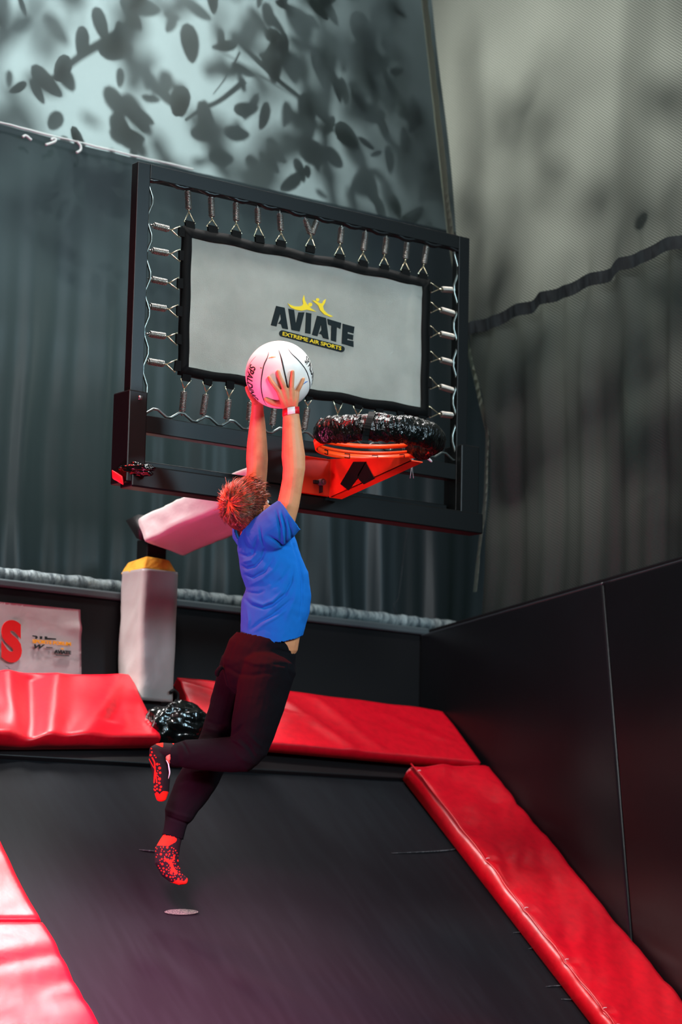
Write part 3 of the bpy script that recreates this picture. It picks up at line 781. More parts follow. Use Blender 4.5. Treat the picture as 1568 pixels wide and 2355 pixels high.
bm = bmesh.new(); A, B = (322, 697), (1212, 932); dx, dy = B[0]-A[0], B[1]-A[1]; L_ = math.hypot(dx, dy); ux, uy = dx/L_, dy/L_; q = []
for k in range(13): a = math.pi/2+math.pi*k/12; q.append((A[0]+47*(ux*math.cos(a)-uy*math.sin(a)), A[1]+47*(uy*math.cos(a)+ux*math.sin(a))))
for k in range(13): a = -math.pi/2+math.pi*k/12; q.append((B[0]+47*(ux*math.cos(a)-uy*math.sin(a)), B[1]+47*(uy*math.cos(a)+ux*math.sin(a))))
prism(bm, [lp(a, b) for a, b in q], np.array([0, .002, 0])); obj('logo_bar', bm, M['ink'], mt, smooth=False)
bm = bmesh.new(); flat_text(bm, 'EXTREME AIR SPORTS', lp(325, 728, YL-.003), lp(1205, 952, YL-.003), lp(335, 672, YL-.003)-lp(330, 729, YL-.003), .012, 0, lift=np.array([0, .001, 0])); obj('logo_text', bm, M['yellow'], mt, smooth=False)
for q in ([(400,245),(430,262),(500,292),(580,292),(622,278),(636,255),(625,190),(648,120),(662,200),(690,255),(760,325),(832,372),(740,352),(690,340),(610,357),(520,340),(450,310)],
          [(765,200),(820,205),(888,245),(922,245),(942,205),(980,180),(962,240),(932,290),(945,345),(1000,400),(1085,443),(1040,450),(950,410),(890,350),(862,280),(812,235)]):
    bm = bmesh.new(); prism(bm, [lp(a, b) for a, b in q], np.array([0, .002, 0])); obj('logo_figure', bm, M['yellow'], mt, smooth=False)
for cx_, cy_, r_ in ((742, 265, 30), (853, 192, 25)):
    bm = bmesh.new(); prism(bm, [lp(cx_+r_*math.cos(a), cy_+r_*math.sin(a)) for a in np.linspace(0, 2*math.pi, 16, endpoint=False)], np.array([0, .002, 0])); obj('logo_figure', bm, M['yellow'], mt, smooth=False)

# springs: coil + triangle + tab
def coil(bm, A, B, r=.0115, wr=.0026, pitch=.0056):
    A, B = np.asarray(A), np.asarray(B); d = _n(B-A); L = np.linalg.norm(B-A)
    a = _n(np.cross(d, [0, 1.0, 0.01])); b = np.cross(d, a)
    turns = max(6, int(L/pitch)); P = []
    for i in range(turns*8+1):
        t = i/(turns*8); an = 2*math.pi*i/8
        ss = min(1, min(t, 1-t)*turns/1.2+0.35)
        P.append(A+d*L*t+r*ss*(a*math.cos(an)+b*math.sin(an)))
    tube(bm, P, wr, 4)
def spring(frame_px, mid_px, base_px, double=None, yb=YF+.018):
    A = PY(*frame_px, yb+.004); Bm = PY(*mid_px, yb)
    bm = bmesh.new(); coil(bm, A, Bm)
    d = _n(Bm-A); tube(bm, [A-d*.014, A+d*.004], .0028, 6)
    if double is not None:
        A2 = PY(*double, yb+.004); coil(bm, A2, Bm+np.array([.006, 0, 0]))
    s = obj('spring', bm, M['spring'], bb)
    b0, b1 = PY(*base_px[0], yb), PY(*base_px[1], yb); ap = Bm+d*.010
    bm = bmesh.new(); tube(bm, [ap, b0, b1, ap], .0028, 6, close=False); tube(bm, [Bm-d*.01, ap], .003, 6); obj('triangle_ring', bm, M['wire'], s)
    bm = bmesh.new(); c = (b0+b1)/2; e = b1-b0; d2 = _n(c-ap); hw = e*.40
    hexa(bm, [c-hw-d2*.006+[0, .004, 0], c+hw-d2*.006+[0, .004, 0], c+hw+d2*.024+[0, .004, 0], c-hw+d2*.024+[0, .004, 0], c-hw-d2*.006-[0, .006, 0], c+hw-d2*.006-[0, .006, 0], c+hw+d2*.024-[0, .006, 0], c-hw+d2*.024-[0, .006, 0]])
    obj('tab', bm, M['border'], s, smooth=False)
c1 = lambda x, y: (240+x/3.136, 350+y/3.136)
c2 = lambda x, y: (640+x/3.136, 450+y/3.136)
c8 = lambda x, y: (240+x/3.92, 860+y/3.92)
for c_, A, B, t0, t1, dbl in (
    (c1, (600, 275), (608, 415), (572, 500), (655, 518), None), (c1, (768, 320), (775, 470), (735, 532), (822, 552), None),
    (c1, (948, 360), (950, 500), (908, 570), (990, 588), None), (c1, (1104, 400), (1108, 515), (1076, 605), (1155, 618), None),
    (c1, (1264, 440), (1273, 570), (1232, 640), (1312, 655), None), (c1, (1448, 480), (1485, 592), (1448, 675), (1522, 692), c1(1530, 495)),
    (c2, (455, 225), (445, 345), (402, 428), (480, 440), None), (c2, (628, 262), (612, 400), (572, 470), (648, 486), None),
    (c2, (778, 300), (765, 425), (726, 502), (800, 515), None), (c2, (928, 335), (915, 460), (878, 535), (950, 550), None), (c2, (1068, 360), (1048, 495), (1005, 562), (1078, 580), None),
    (c1, (350, 527), (465, 557), (545, 535), (540, 615), None), (c1, (340, 708), (460, 730), (545, 700), (545, 790), None), (c1, (335, 915), (450, 940), (535, 902), (532, 992), None),
    (c1, (325, 1110), (445, 1130), (530, 1100), (528, 1192), None), (c1, (320, 1310), (440, 1328), (525, 1302), (522, 1392), None), (c1, (310, 1508), (430, 1528), (522, 1494), (508, 1586), None),
    (c2, (1270, 682), (1175, 675), (1098, 628), (1102, 700), None), (c2, (1268, 852), (1168, 822), (1098, 768), (1100, 845), None), (c2, (1268, 1020), (1165, 996), (1098, 940), (1098, 1022), None),
    (c2, (1266, 1210), (1168, 1182), (1098, 1123), (1100, 1200), None), (c2, (1260, 1405), (1162, 1376), (1092, 1310), (1095, 1397), None), (c2, (1257, 1585), (1168, 1575), (1088, 1520), (1092, 1602), None),
    (c8, (700, 345), (718, 155), (685, 40), (780, 60), None), (c8, (885, 372), (915, 182), (882, 70), (972, 100), None), (c8, (1100, 410), (1120, 228), (1085, 112), (1170, 130), None),
    (c8, (1302, 420), (1318, 245), (1290, 140), (1375, 158), None), (c8, (1512, 465), (1535, 290), (1500, 190), (1580, 205), None),
    (c2, (185, 1690), (210, 1530), (188, 1478), (248, 1462), None), (c2, (400, 1690), (425, 1585), (392, 1475), (462, 1500), None), (c2, (570, 1740), (573, 1600), (537, 1518), (608, 1532), None),
    (c2, (715, 1760), (722, 1610), (690, 1558), (757, 1572), None), (c2, (870, 1790), (885, 1640), (852, 1590), (912, 1600), None), (c2, (1035, 1810), (1040, 1660), (1000, 1600), (1068, 1612), None)):
    spring(c_(*A), c_(*B), (c_(*t0), c_(*t1)), dbl)
# zigzag rods round the inside of the frame
def zig(A, B, n, amp, m, side=1, r=.0055, name='zigzag_rod'):
    P = []; A, B = PY(*A, YF+.012), PY(*B, YF+.012)
    d = _n(B-A); nn = _n(np.cross(d, [0, 1, 0]))
    for i in range(n+1):
        t = i/n; s = amp if i % 2 else -amp
        c = A+(B-A)*t+nn*s*side; e = (B-A)/n*.18
        P += [c-e, c+e]
    bm = bmesh.new(); tube(bm, P, r, 7); obj(name, bm, m, bb)
zig((347, 418), (331, 938), 12, .010, M['rod'])
zig((1049, 580), (1044, 1052), 11, .010, M['rod'])
zig((327, 944), (1045, 1052), 26, .012, M['rod'])
zig((346, 411), (1052, 574), 22, .006, M['rod_black'], r=.011)

# ------------------------------------------------------------------ hoop: orange ring, bracket, black wrapped pad
RC = np.array(PX(858, 1003, 5.70)); RR = .228
hoop = empty('basketball_hoop', RC, 'orange steel hoop with a black plastic-wrapped rim pad', 'hoop')
def circ(r, z, n=72, a0=0, a1=2*math.pi): return [RC+np.array([r*math.cos(a), r*math.sin(a), z]) for a in np.linspace(a0, a1, n, endpoint=False)]
bm = bmesh.new(); tube(bm, circ(RR, 0.0), .009, 10, close=True); obj('rim', bm, M['ring'], hoop)
bm = bmesh.new(); tube(bm, circ(RR, -0.026), .006, 8, close=True); obj('lower_rod', bm, M['ring'], hoop)
bm = bmesh.new(); n = 72; q = []
for a in np.linspace(0, 2*math.pi, n, endpoint=False):
    ca, sa = math.cos(a), math.sin(a)
    q.append([bm.verts.new(V3(RC+np.array([r_*ca, r_*sa, z]))) for r_, z in ((RR+.004, -.034), (RR-.004, -.034), (RR-.010, -.058), (RR-.002, -.058))])
for i in range(n):
    for k in range(4): bm.faces.new([q[i][k], q[(i+1) % n][k], q[(i+1) % n][(k+1) % 4], q[i][(k+1) % 4]])
obj('flange', bm, M['ring'], hoop)
for i in range(12):
    a = math.radians(20+i*30); bm = bmesh.new(); c = RC+np.array([(RR-.008)*math.cos(a), (RR-.008)*math.sin(a), -.046])
    rd = np.array([math.cos(a), math.sin(a), 0]); tg = np.array([-math.sin(a), math.cos(a), 0]); uz = np.array([0, 0, 1.0])
    c = c-rd*.002
    tube(bm, [c+tg*.011+uz*.006, c+tg*.011+uz*.008, c-tg*.011+uz*.008, c-tg*.011-uz*.008, c+tg*.011-uz*.008, c+tg*.011-uz*.006], .0022, 5); obj('net_clip', bm, M['tape'], hoop)
# bracket: wedge plate from the board to under the ring
P_ = lambda x, y, Y: np.array(PY(x, y, Y))
e0 = P_(757, 1062, 7.60); e1_ = P_(757, 1144, 7.60); XW = float(e1_[0])
bm = bmesh.new(); box(bm, PY(666, 1100, 7.6)[0], XW+.004, 7.60, 7.616, e1_[2]+.004, e0[2]+.01, .002)
obj('mounting_plate', bm, M['ring_shaded'], hoop, smooth=False)
bm = bmesh.new(); box(bm, PY(606, 1100, 7.6)[0], XW, 7.618, 7.656, 3.064, 3.193, .002)
obj('mounting_block', bm, M['frame'], hoop, smooth=False)
bm = bmesh.new(); tip = np.array(PX(946, 1060, XW)); t2 = np.array(PX(940, 1052, XW))
prism(bm, [np.array([XW, 7.60, e0[2]+.012]), np.array([XW, 7.60, e1_[2]]), np.array([XW, 7.585, e1_[2]-.002]), tip, t2], np.array([.004, 0, 0]))
obj('gusset', bm, M['ring_shaded'], hoop, smooth=False)
bm = bmesh.new(); w_ = np.array([.055, 0, 0]); lo_ = np.array([XW, 7.59, e1_[2]-.002])
hexa(bm, [lo_, lo_+w_, tip+w_, tip, lo_+[0, 0, .004], lo_+w_+[0, 0, .004], tip+w_+[0, 0, .004], tip+[0, 0, .004]])
obj('gusset_lip', bm, M['ring'], hoop, smooth=False)
BR, TR, tipR = np.array([XW, 7.60, e1_[2]]), np.array([XW, 7.60, e0[2]]), tip
# two strips of tape on the right face of the gusset
nf = np.cross(tipR-BR, TR-BR); nf = _n(nf); nf = nf if nf@(CAM-BR) > 0 else -nf
def onface(px, py, o=.004): d = ray(px, py); return CAM+d*(((BR+nf*o)-CAM)@nf)/(d@nf)
bm = bmesh.new()
for q in ([(812, 1062), (842, 1062), (821, 1101), (801, 1128), (782, 1113)], [(822, 1092), (840, 1062), (861, 1101), (836, 1114), (824, 1102)]):
    prism(bm, [onface(a, b) for a, b in q], -nf*.0015)
obj('tape_strips', bm, M['tape'], hoop, smooth=False)['label'] = 'two crossed strips of black tape'
bm = bmesh.new(); c = np.array(PY(741, 1109, 7.585)); tube(bm, [c+[0, -.008, 0], c+[0, .03, 0]], .014, 14); tube(bm, [c+[0, -.018, 0], c+[0, .0, 0]], .007, 6); obj('bolt', bm, M['bolt'], hoop, smooth=False)
bm = bmesh.new(); box(bm, c[0]-.035, c[0]+.004, 7.588, 7.60, c[2]-.006, c[2]+.006); box(bm, c[0]-.004, c[0]+.006, 7.588, 7.60, c[2]-.04, c[2]); obj('bolt_slot', bm, M['black'], hoop, smooth=False)
# pad: partial torus on the near side, wrapped in wrinkled plastic
bm = bmesh.new(); rg = []
a0, a1 = math.radians(165), math.radians(378); na, nb = 170, 30
for i in range(na+1):
    t = i/na; a = a0+(a1-a0)*t; e = min(1, min(t, 1-t)*9+.35)
    rd = np.array([math.cos(a), math.sin(a), 0]); row = []
    for k in range(nb):
        b = 2*math.pi*k/nb
        r_ = 0.048*e*(1+.22*vn(a*5, b*1.2)+.16*vn(a*18+b*2, b*2)+.10*vn(a*34-b*3, b*3)+.05*(abs(math.sin(a*17+vn(b, a)*3))-.5))
        row.append(bm.verts.new(V3(RC+rd*(RR+.012+r_*0.85*math.cos(b))+np.array([0, 0, -.012+1.08*r_*math.sin(b)]))))
    rg.append(row)
for i in range(na):
    for k in range(nb): bm.faces.new([rg[i][k], rg[i][(k+1) % nb], rg[i+1][(k+1) % nb], rg[i+1][k]])
bm.faces.new(rg[0][::-1]); bm.faces.new(rg[-1])
obj('rim_pad', bm, mat('black_plastic_wrap', '#050807', 0.2, 0.55, bump=(42, 1.0, 0.02, (1, 1, .45))), hoop)['label'] = 'rim pad wrapped in wrinkled glossy black plastic'
# strap around the pad and torn end
def padpt(a, b, k=1.0):
    return RC+np.array([math.cos(a), math.sin(a), 0])*(RR+.012+.05*k*math.cos(b))+np.array([0, 0, -.012+.055*k*math.sin(b)])
bm = bmesh.new()
for dl in (0,):
    P = [padpt(math.radians(228)+.05*math.sin(b), b, 1.1) for b in np.linspace(-1.8, 2.2, 24)]
    vs = []
    for p in P:
        vs.append((bm.verts.new(V3(p+np.array([-.014, 0, 0]))), bm.verts.new(V3(p+np.array([.014, -.004, 0])))))
    for i in range(len(vs)-1): bm.faces.new([vs[i][0], vs[i+1][0], vs[i+1][1], vs[i][1]])
bmesh.ops.solidify(bm, geom=bm.faces[:], thickness=0.002)
obj('strap', bm, M['tape'], hoop)
c = padpt(math.radians(378), -.6, .8)
bm = bmesh.new(); tube(bm, smoothpath([P_(963, 1036, c[1]), P_(976, 1046, c[1]), P_(985, 1055, c[1]), P_(993, 1062, c[1])], 4), [.008, .010, .010, .009, .008, .007, .007, .006, .006, .005, .005, .004, .003], 8); obj('torn_end', bm, M['whitevinyl'], hoop)['label'] = 'white torn foam tube end'
bm = bmesh.new(); Yc = c[1]+.02
for q in ([(944, 1012), (942, 1040), (947, 1062), (943, 1100)], [(951, 1012), (950, 1040), (948, 1075), (951, 1100)], [(924, 1028), (928, 1045), (931, 1058), (925, 1060)], [(957, 1030), (955, 1050)], [(942, 1055), (951, 1057)]):
    tube(bm, smoothpath([P_(a, b, Yc) for a, b in q], 4), .0012, 5)
obj('loose_threads', bm, M['rope'], hoop)

# ------------------------------------------------------------------ ball
BD = 8.9; SCL = BD/F
BC = PD(642, 862, BD); BR_ = 78*SCL
def onball(px, py, off=0.0, back=False):
    d = _n(ray(px, py)); oc = CAM-BC; b = d@oc; r = BR_+off; disc = b*b-(oc@oc-r*r)
    if disc < 0:                          # outside the outline: nearest tangent point, sunk back
        q = CAM-d*b; return BC+_n(q-BC)*r
    return CAM+d*(-b-math.sqrt(disc) if not back else -b+math.sqrt(disc))
ball = empty('basketball', BC-np.array([0, 0, BR_]), 'white basketball with black seams held in both hands', 'ball')
bm = bmesh.new(); bmesh.ops.create_uvsphere(bm, u_segments=64, v_segments=40, radius=BR_, matrix=Matrix.Translation(V3(BC)))
obj('shell', bm, M['ball'], ball)
cb = lambda x, y: (540+x/6.927, 760+y/6.927)
seams = [[(540, 345), (520, 430), (470, 540), (435, 700), (420, 850), (430, 980), (460, 1100), (515, 1195)],
         [(695, 310), (735, 430), (780, 620), (815, 780), (832, 870), (840, 1000), (800, 1200)],
         [(820, 260), (900, 370), (1030, 500), (1120, 620), (1170, 740), (1190, 870), (1165, 1010), (1110, 1090)],
         [(355, 400), (270, 490), (210, 610), (188, 740)], [(840, 240), (950, 245), (1010, 270), (1080, 320)]]
wd = [.0026, .0030, .0026, .0014, .0010]
for s_, w in zip(seams, wd):
    P = smoothpath([onball(*cb(a, b), -.001) for a, b in s_], 6); P = [BC+_n(p-BC)*(BR_-.0008) for p in P]
    bm = bmesh.new(); n = len(P); tube(bm, P, [w*min(1, .35+3*min(i, n-1-i)/n) for i in range(n)], 6); obj('seam', bm, M['seam'], ball)
def ballquad(s, q00, q10, q01):
    """text laid on the ball: q00 start baseline, q10 end baseline, q01 start cap height (crop coords)"""
    V, Fc = text_mesh(s, .015); a, b, c = [onball(*cb(*q)) for q in (q00, q10, q01)]
    a_, b_ = _n(a-BC), _n(b-BC); ax_ = _n(np.cross(a_, b_)); ang = math.acos(np.clip(a_@b_, -1, 1)); up_ = c-a; h = np.linalg.norm(up_); sg = 1 if up_@ax_ > 0 else -1
    bm = bmesh.new(); vs = []
    for v in V:
        t = v[0]*ang; p = a_*math.cos(t)+np.cross(ax_, a_)*math.sin(t); phi = sg*v[1]*h/BR_
        p = p*math.cos(phi)+ax_*math.sin(phi); vs.append(bm.verts.new(V3(BC+p*(BR_+.001))))
    for f in Fc:
        try: bm.faces.new([vs[i] for i in f])
        except ValueError: pass
    bmesh.ops.triangulate(bm, faces=bm.faces[:])
    for _ in range(3):
        es = [e for e in bm.edges if e.calc_length() > .007]
        if not es: break
        bmesh.ops.subdivide_edges(bm, edges=es, cuts=1); bmesh.ops.triangulate(bm, faces=bm.faces[:])
    for v in bm.verts: v.co = V3(BC+_n(np.array(v.co)-BC)*(BR_+.0012))
    obj('lettering', bm, M['seam'], ball, smooth=False, flip=False)
ballquad('SPALDING', (255, 530), (285, 1090), (375, 500))
ballquad('SPALDING', (1105, 500), (1215, 880), (1130, 390))
for q, c in (([(535, 440), (590, 425), (650, 422)], '#e8a04a'), ([(1085, 860), (1125, 825), (1160, 810)], '#2a5bb0'), ([(400, 590), (420, 600), (432, 596)], '#6f7a30')):
    bm = bmesh.new(); tube(bm, [BC+_n(onball(*cb(a, b))-BC)*(BR_-.0005) for a, b in q], [.001, .0024, .001], 6); obj('marker_smudge', bm, mat('smudge', c, .7), ball)

# ------------------------------------------------------------------ the child
D0 = 8.9
def B(px, py, dd=0.0): return PD(px, py, D0+dd)
def loft(bm, pts, seg=24, power=2.0):
    """pts: (px, py, depth offset m, half width px, half depth px)"""
    P = np.array([B(p[0], p[1], p[2]) for p in pts]); n = len(P)
    T = [_n(P[min(i+1, n-1)]-P[max(i-1, 0)]) for i in range(n)]
    secs = [(P[i], T[i], pts[i][3]*SCL, pts[i][4]*SCL) for i in range(n)]
    def cap(i, sgn):
        p, t, w, d = secs[i]; m = min(w, d); o = []
        for a in (30, 55, 75, 88): o.append((p+t*sgn*m*0.6*math.sin(math.radians(a)), t, w*math.cos(math.radians(a)), d*math.cos(math.radians(a))))
        return o
    secs = cap(0, -1)[::-1]+secs+cap(n-1, 1)
    rings = []
    for p, t, w, d in secs:
        Nn = _n(np.cross(t, FW)); Bn = np.cross(Nn, t); r_ = []
        for k in range(seg):
            a = 2*math.pi*k/seg; ca, sa = math.cos(a), math.sin(a)
            s = (abs(ca)**power+abs(sa)**power)**(-1/power)
            r_.append(bm.verts.new(V3(p+Nn*w*ca*s+Bn*d*sa*s)))
        rings.append(r_)
    for i in range(len(rings)-1):
        for k in range(seg): bm.faces.new([rings[i][k], rings[i][(k+1) % seg], rings[i+1][(k+1) % seg], rings[i+1][k]])
    bm.faces.new(rings[0][::-1]); bm.faces.new(rings[-1])
def pill(bm, P, r, sub=4, seg=12):
    """finger-like closed tube with rounded ends"""
    n0 = len(P); P = smoothpath(P, sub)
    rr = [np.interp(i/sub, range(n0), r) for i in range(len(P))]
    a, b = _n(P[0]-P[1]), _n(P[-1]-P[-2])
    pre = [P[0]+a*rr[0]*math.sin(math.radians(t)) for t in (85, 55, 28)]; prr = [rr[0]*math.cos(math.radians(t)) for t in (85, 55, 28)]
    post = [P[-1]+b*rr[-1]*math.sin(math.radians(t)) for t in (28, 55, 85)]; por = [rr[-1]*math.cos(math.radians(t)) for t in (28, 55, 85)]
    tube(bm, pre+P+post, prr+rr+por, seg)
def ellipsoid(bm, c, axes, radii, seg=24):
    m = Matrix([list(np.array(a)*r) for a, r in zip(axes, radii)]).transposed().to_4x4()
    bmesh.ops.create_uvsphere(bm, u_segments=seg, v_segments=seg//2+4, radius=1.0, matrix=Matrix.Translation(V3(c)) @ m)
def remesh(bm, voxel, smooth=3, fac=0.5):
    bmesh.ops.recalc_face_normals(bm, faces=bm.faces[:])
    me = bpy.data.meshes.new('tmp'); bm.to_mesh(me); bm.free()
    o = bpy.data.objects.new('tmp', me); COL.objects.link(o)
    md = o.modifiers.new('r', 'REMESH'); md.mode = 'VOXEL'; md.voxel_size = voxel
    if smooth:
        ms = o.modifiers.new('s', 'SMOOTH'); ms.iterations = smooth; ms.factor = fac
    dg = bpy.context.evaluated_depsgraph_get(); dg.update()
    out = bpy.data.meshes.new_from_object(o.evaluated_get(dg))
    bpy.data.objects.remove(o); bpy.data.meshes.remove(me)
    return out
def verts(me):
    v = np.empty(len(me.vertices)*3); me.vertices.foreach_get('co', v); return v.reshape(-1, 3)
def norms(me):
    n = np.empty(len(me.vertices)*3); me.vertex_normals.foreach_get('vector', n); return n.reshape(-1, 3)
def setverts(me, v): me.vertices.foreach_set('co', v.ravel()); me.update()
def fold(me, folds, s, off, both=0.0):
    """cloth folds: polylines in zoomed-crop coordinates, (points, width px, height m)"""
    v = verts(me); n = norms(me); px, py, _ = proj(v); face = n@(-FW)
    k = np.clip(face*2.2+.2, both, 1); d = np.zeros(len(v))
    for poly, w, a in folds:
        pl = [(off[0]+x/s, off[1]+y/s) for x, y in poly]
        dist, t = segdist(px, py, pl)
        d += a*np.exp(-(dist/w)**2)*np.sin(np.pi*np.clip(t*0.94+.03, 0, 1))**.6
    setverts(me, v+n*(d*k)[:, None])
def cut(me, fn):
    """drop the faces whose vertices all satisfy fn"""
    v = verts(me); kill = fn(v); bm = bmesh.new(); bm.from_mesh(me); bm.verts.ensure_lookup_table()
    bmesh.ops.delete(bm, geom=[bm.verts[i] for i in np.nonzero(kill)[0]], context='VERTS')
    bm.to_mesh(me); bm.free(); return me
def thicken(o, t):
    m = o.modifiers.new('thickness', 'SOLIDIFY'); m.thickness = t; m.offset = -1

kid = empty('person', B(560, 2036, 0.05), 'child in blue t-shirt and black joggers leaping, raising a ball in both hands', 'person')

def sc(pts, k, kd=None): return [(a, b, c, d*k, e*(kd or k)) for a, b, c, d, e in pts]
torso = [(606, 1222, .02, 62, 64), (612, 1250, .02, 68, 64), (623, 1300, .02, 73, 66), (637, 1335, .02, 74, 64), (639, 1365, .02, 77, 64), (634, 1395, .02, 80, 64), (628, 1425, .02, 76, 64), (625, 1455, .02, 73, 64), (622, 1490, .02, 70, 62)]
pelvis = [(620, 1470, .02, 68, 64), (604, 1500, .02, 82, 68), (596, 1530, .02, 88, 70), (590, 1560, .02, 80, 68)]
thighR = [(620, 1530, -.05, 62, 52), (606, 1580, -.06, 60, 50), (594, 1630, -.07, 57, 48), (582, 1680, -.08, 51, 44), (572, 1720, -.08, 44, 42), (560, 1738, -.08, 38, 40)]
shinR = [(566, 1731, -.08, 43, 40), (530, 1735, -.07, 40, 38), (495, 1735, -.06, 38, 37), (455, 1735, -.05, 35, 34), (428, 1734, -.045, 33, 32), (419, 1735, -.04, 30, 29), (412, 1736, -.04, 28, 27), (400, 1738, -.04, 28, 27), (390, 1738, -.04, 27, 26)]
thighL = [(560, 1530, .09, 56, 50), (538, 1580, .10, 46, 46), (524, 1630, .11, 44, 42), (508, 1680, .11, 42, 40), (492, 1725, .11, 42, 40), (478, 1752, .11, 40, 38)]
shinL = [(490, 1740, .11, 40, 38), (466, 1775, .11, 46, 38), (442, 1815, .12, 44, 36), (422, 1850, .12, 38, 33), (412, 1872, .12, 35, 31), (409, 1882, .12, 31, 28), (406, 1890, .12, 27, 26), (402, 1908, .12, 26, 25), (396, 1928, .12, 25, 24)]
footL = [(402, 1915, .12, 20, 20), (391, 1940, .11, 25, 25), (384, 1957, .10, 29, 24), (383, 1980, .09, 28, 22), (392, 2002, .085, 24, 19), (404, 2016, .08, 18, 16), (417, 2024, .08, 13, 13), (427, 2026, .08, 8, 9)]
ankR = [(415, 1735, -.04, 22, 22), (395, 1729, -.04, 20, 21), (372, 1726, -.04, 18, 20), (360, 1726, -.04, 16, 18)]
footR = [(358, 1722, -.04, 15, 19), (363, 1742, -.045, 21, 22), (369, 1768, -.05, 20, 22), (372, 1795, -.055, 19, 22), (371, 1818, -.06, 18, 20), (371, 1836, -.06, 12, 15)]
armR = [(640, 1222, -.08, 30, 28), (652, 1195, -.09, 27, 27), (663, 1160, -.10, 25, 25), (668, 1134, -.10, 24.5, 24), (673, 1105, -.10, 24, 24), (676, 1078, -.10, 25.5, 24), (674.5, 1049, -.095, 27, 24), (672, 1005, -.085, 23, 22), (669.5, 962, -.075, 19.5, 17), (668.5, 942, -.07, 18, 13)]
armL = [(572, 1225, .12, 28, 28), (576, 1180, .13, 26, 26), (586, 1130, .13, 25, 24), (591, 1085, .12, 24, 23), (591, 1055, .115, 25.5, 24), (591, 1020, .10, 23.5, 22), (592, 975, .075, 18.5, 17), (592, 945, .055, 14.5, 13), (592, 928, .045, 13.5, 12)]
neck = [(600, 1245, .03, 30, 30), (586, 1222, .03, 27, 28), (574, 1195, .03, 26, 28)]

bm = bmesh.new()
loft(bm, sc(torso, .90)); loft(bm, sc(pelvis, .90)); loft(bm, neck)
for l in (thighR, shinR, thighL, shinL): loft(bm, sc(l, .80))
for l in (footL, ankR, footR): loft(bm, sc(l, .86), 16)
loft(bm, armR, 20); loft(bm, armL, 20)
pill(bm, [B(590, 1235, .08), B(572, 1225, .12)], [.045, .042]); pill(bm, [B(622, 1235, -.03), B(640, 1222, -.08)], [.045, .045])
# head frame: r = his right, f = where he looks, h = crown
def cv(x, y, z): return RT*x+UP*y+FW*z
hf = _n(cv(.50, .46, .73)); hh = cv(-.12, 1, 0); hh = _n(hh-hf*(hh@hf)); hr = _n(cv(1, 0, 0)-hf*(cv(1, 0, 0)@hf)-hh*(cv(1, 0, 0)@hh))
HE = B(574, 1183, .02)
def HL(x, y, z): return HE+hr*x+hf*y+hh*z
AX = (hr, hf, hh)
ellipsoid(bm, HL(0, -.004, .038), AX, (.076, .095, .087), 32)
ellipsoid(bm, HL(0, .040, -.020), AX, (.058, .050, .075), 28)
ellipsoid(bm, HL(0, .048, -.078), AX, (.034, .034, .026), 20)
ellipsoid(bm, HL(0, .074, .030), AX, (.050, .020, .016), 20)
for s in (-1, 1):
    ellipsoid(bm, HL(.034*s, .068, -.022), AX, (.022, .020, .020), 16)       # cheeks
    ellipsoid(bm, HL(.076*s, .0, -.004), AX, (.008, .016, .028), 18)          # ears
    P = [HL((.083)*s, .0+.015*math.cos(a), -.002+.028*math.sin(a)) for a in np.radians(np.linspace(-70, 200, 14))]
    pill(bm, P, [.0045]*14, 2, 8)
    ellipsoid(bm, HL(.072*s, .003, -.024), AX, (.006, .007, .008), 12)
pill(bm, [HL(0, .086, .016), HL(0, .097, -.006), HL(0, .104, -.022)], [.007, .008, .010])
for s in (-1, 1): ellipsoid(bm, HL(.010*s, .094, -.024), AX, (.007, .008, .006), 10)
pill(bm, [HL(-.018, .080, -.048), HL(0, .089, -.046), HL(.018, .080, -.048)], [.003, .005, .003])
pill(bm, [HL(-.015, .080, -.056), HL(0, .087, -.057), HL(.015, .080, -.056)], [.003, .0055, .003])
# right hand, spread over the near side of the ball
def ob(x, y, off): return onball(*cb(x, y), off)
wr = [B(660+k*5.5, 938, -.075) for k in range(4)]
kn = [(712, 985), (795, 935), (900, 930), (982, 990)]
for k in range(4): pill(bm, [wr[k], (wr[k]+ob(*kn[k], .012))/2+ -FW*.006, ob(*kn[k], .009)], [.0125, .013, .0115], 5)
for k in range(3):
    a, b = kn[k], kn[k+1]; m_ = ((a[0]+b[0])/2, (a[1]+b[1])/2+45)
    pill(bm, [(wr[k]+wr[k+1])/2, ob(*m_, .008)], [.012, .011], 4)
for pts, r_ in (([(712, 985), (640, 890), (578, 810), (545, 748)], (.0102, .0090, .0084, .0068)),
                ([(795, 935), (752, 830), (712, 735), (688, 655)], (.0104, .0092, .0086, .0072)),
                ([(900, 930), (908, 835), (916, 740), (920, 655)], (.0100, .0088, .0082, .0068)),
                ([(982, 990), (1025, 910), (1065, 835), (1092, 770)], (.0092, .0079, .0073, .0059))):
    pill(bm, [ob(*q, .0068+(.002 if i in (0, 1) else 0)) for i, q in enumerate(pts)], r_, 5)
pill(bm, [B(662, 940, -.078), ob(740, 1170, .010), ob(640, 1165, .008), ob(545, 1130, .007), ob(488, 1095, .006)], [.012, .014, .0105, .0088, .0068], 5)
pill(bm, [B(664, 936, -.078), ob(745, 1080, .010)], [.012, .012], 4)
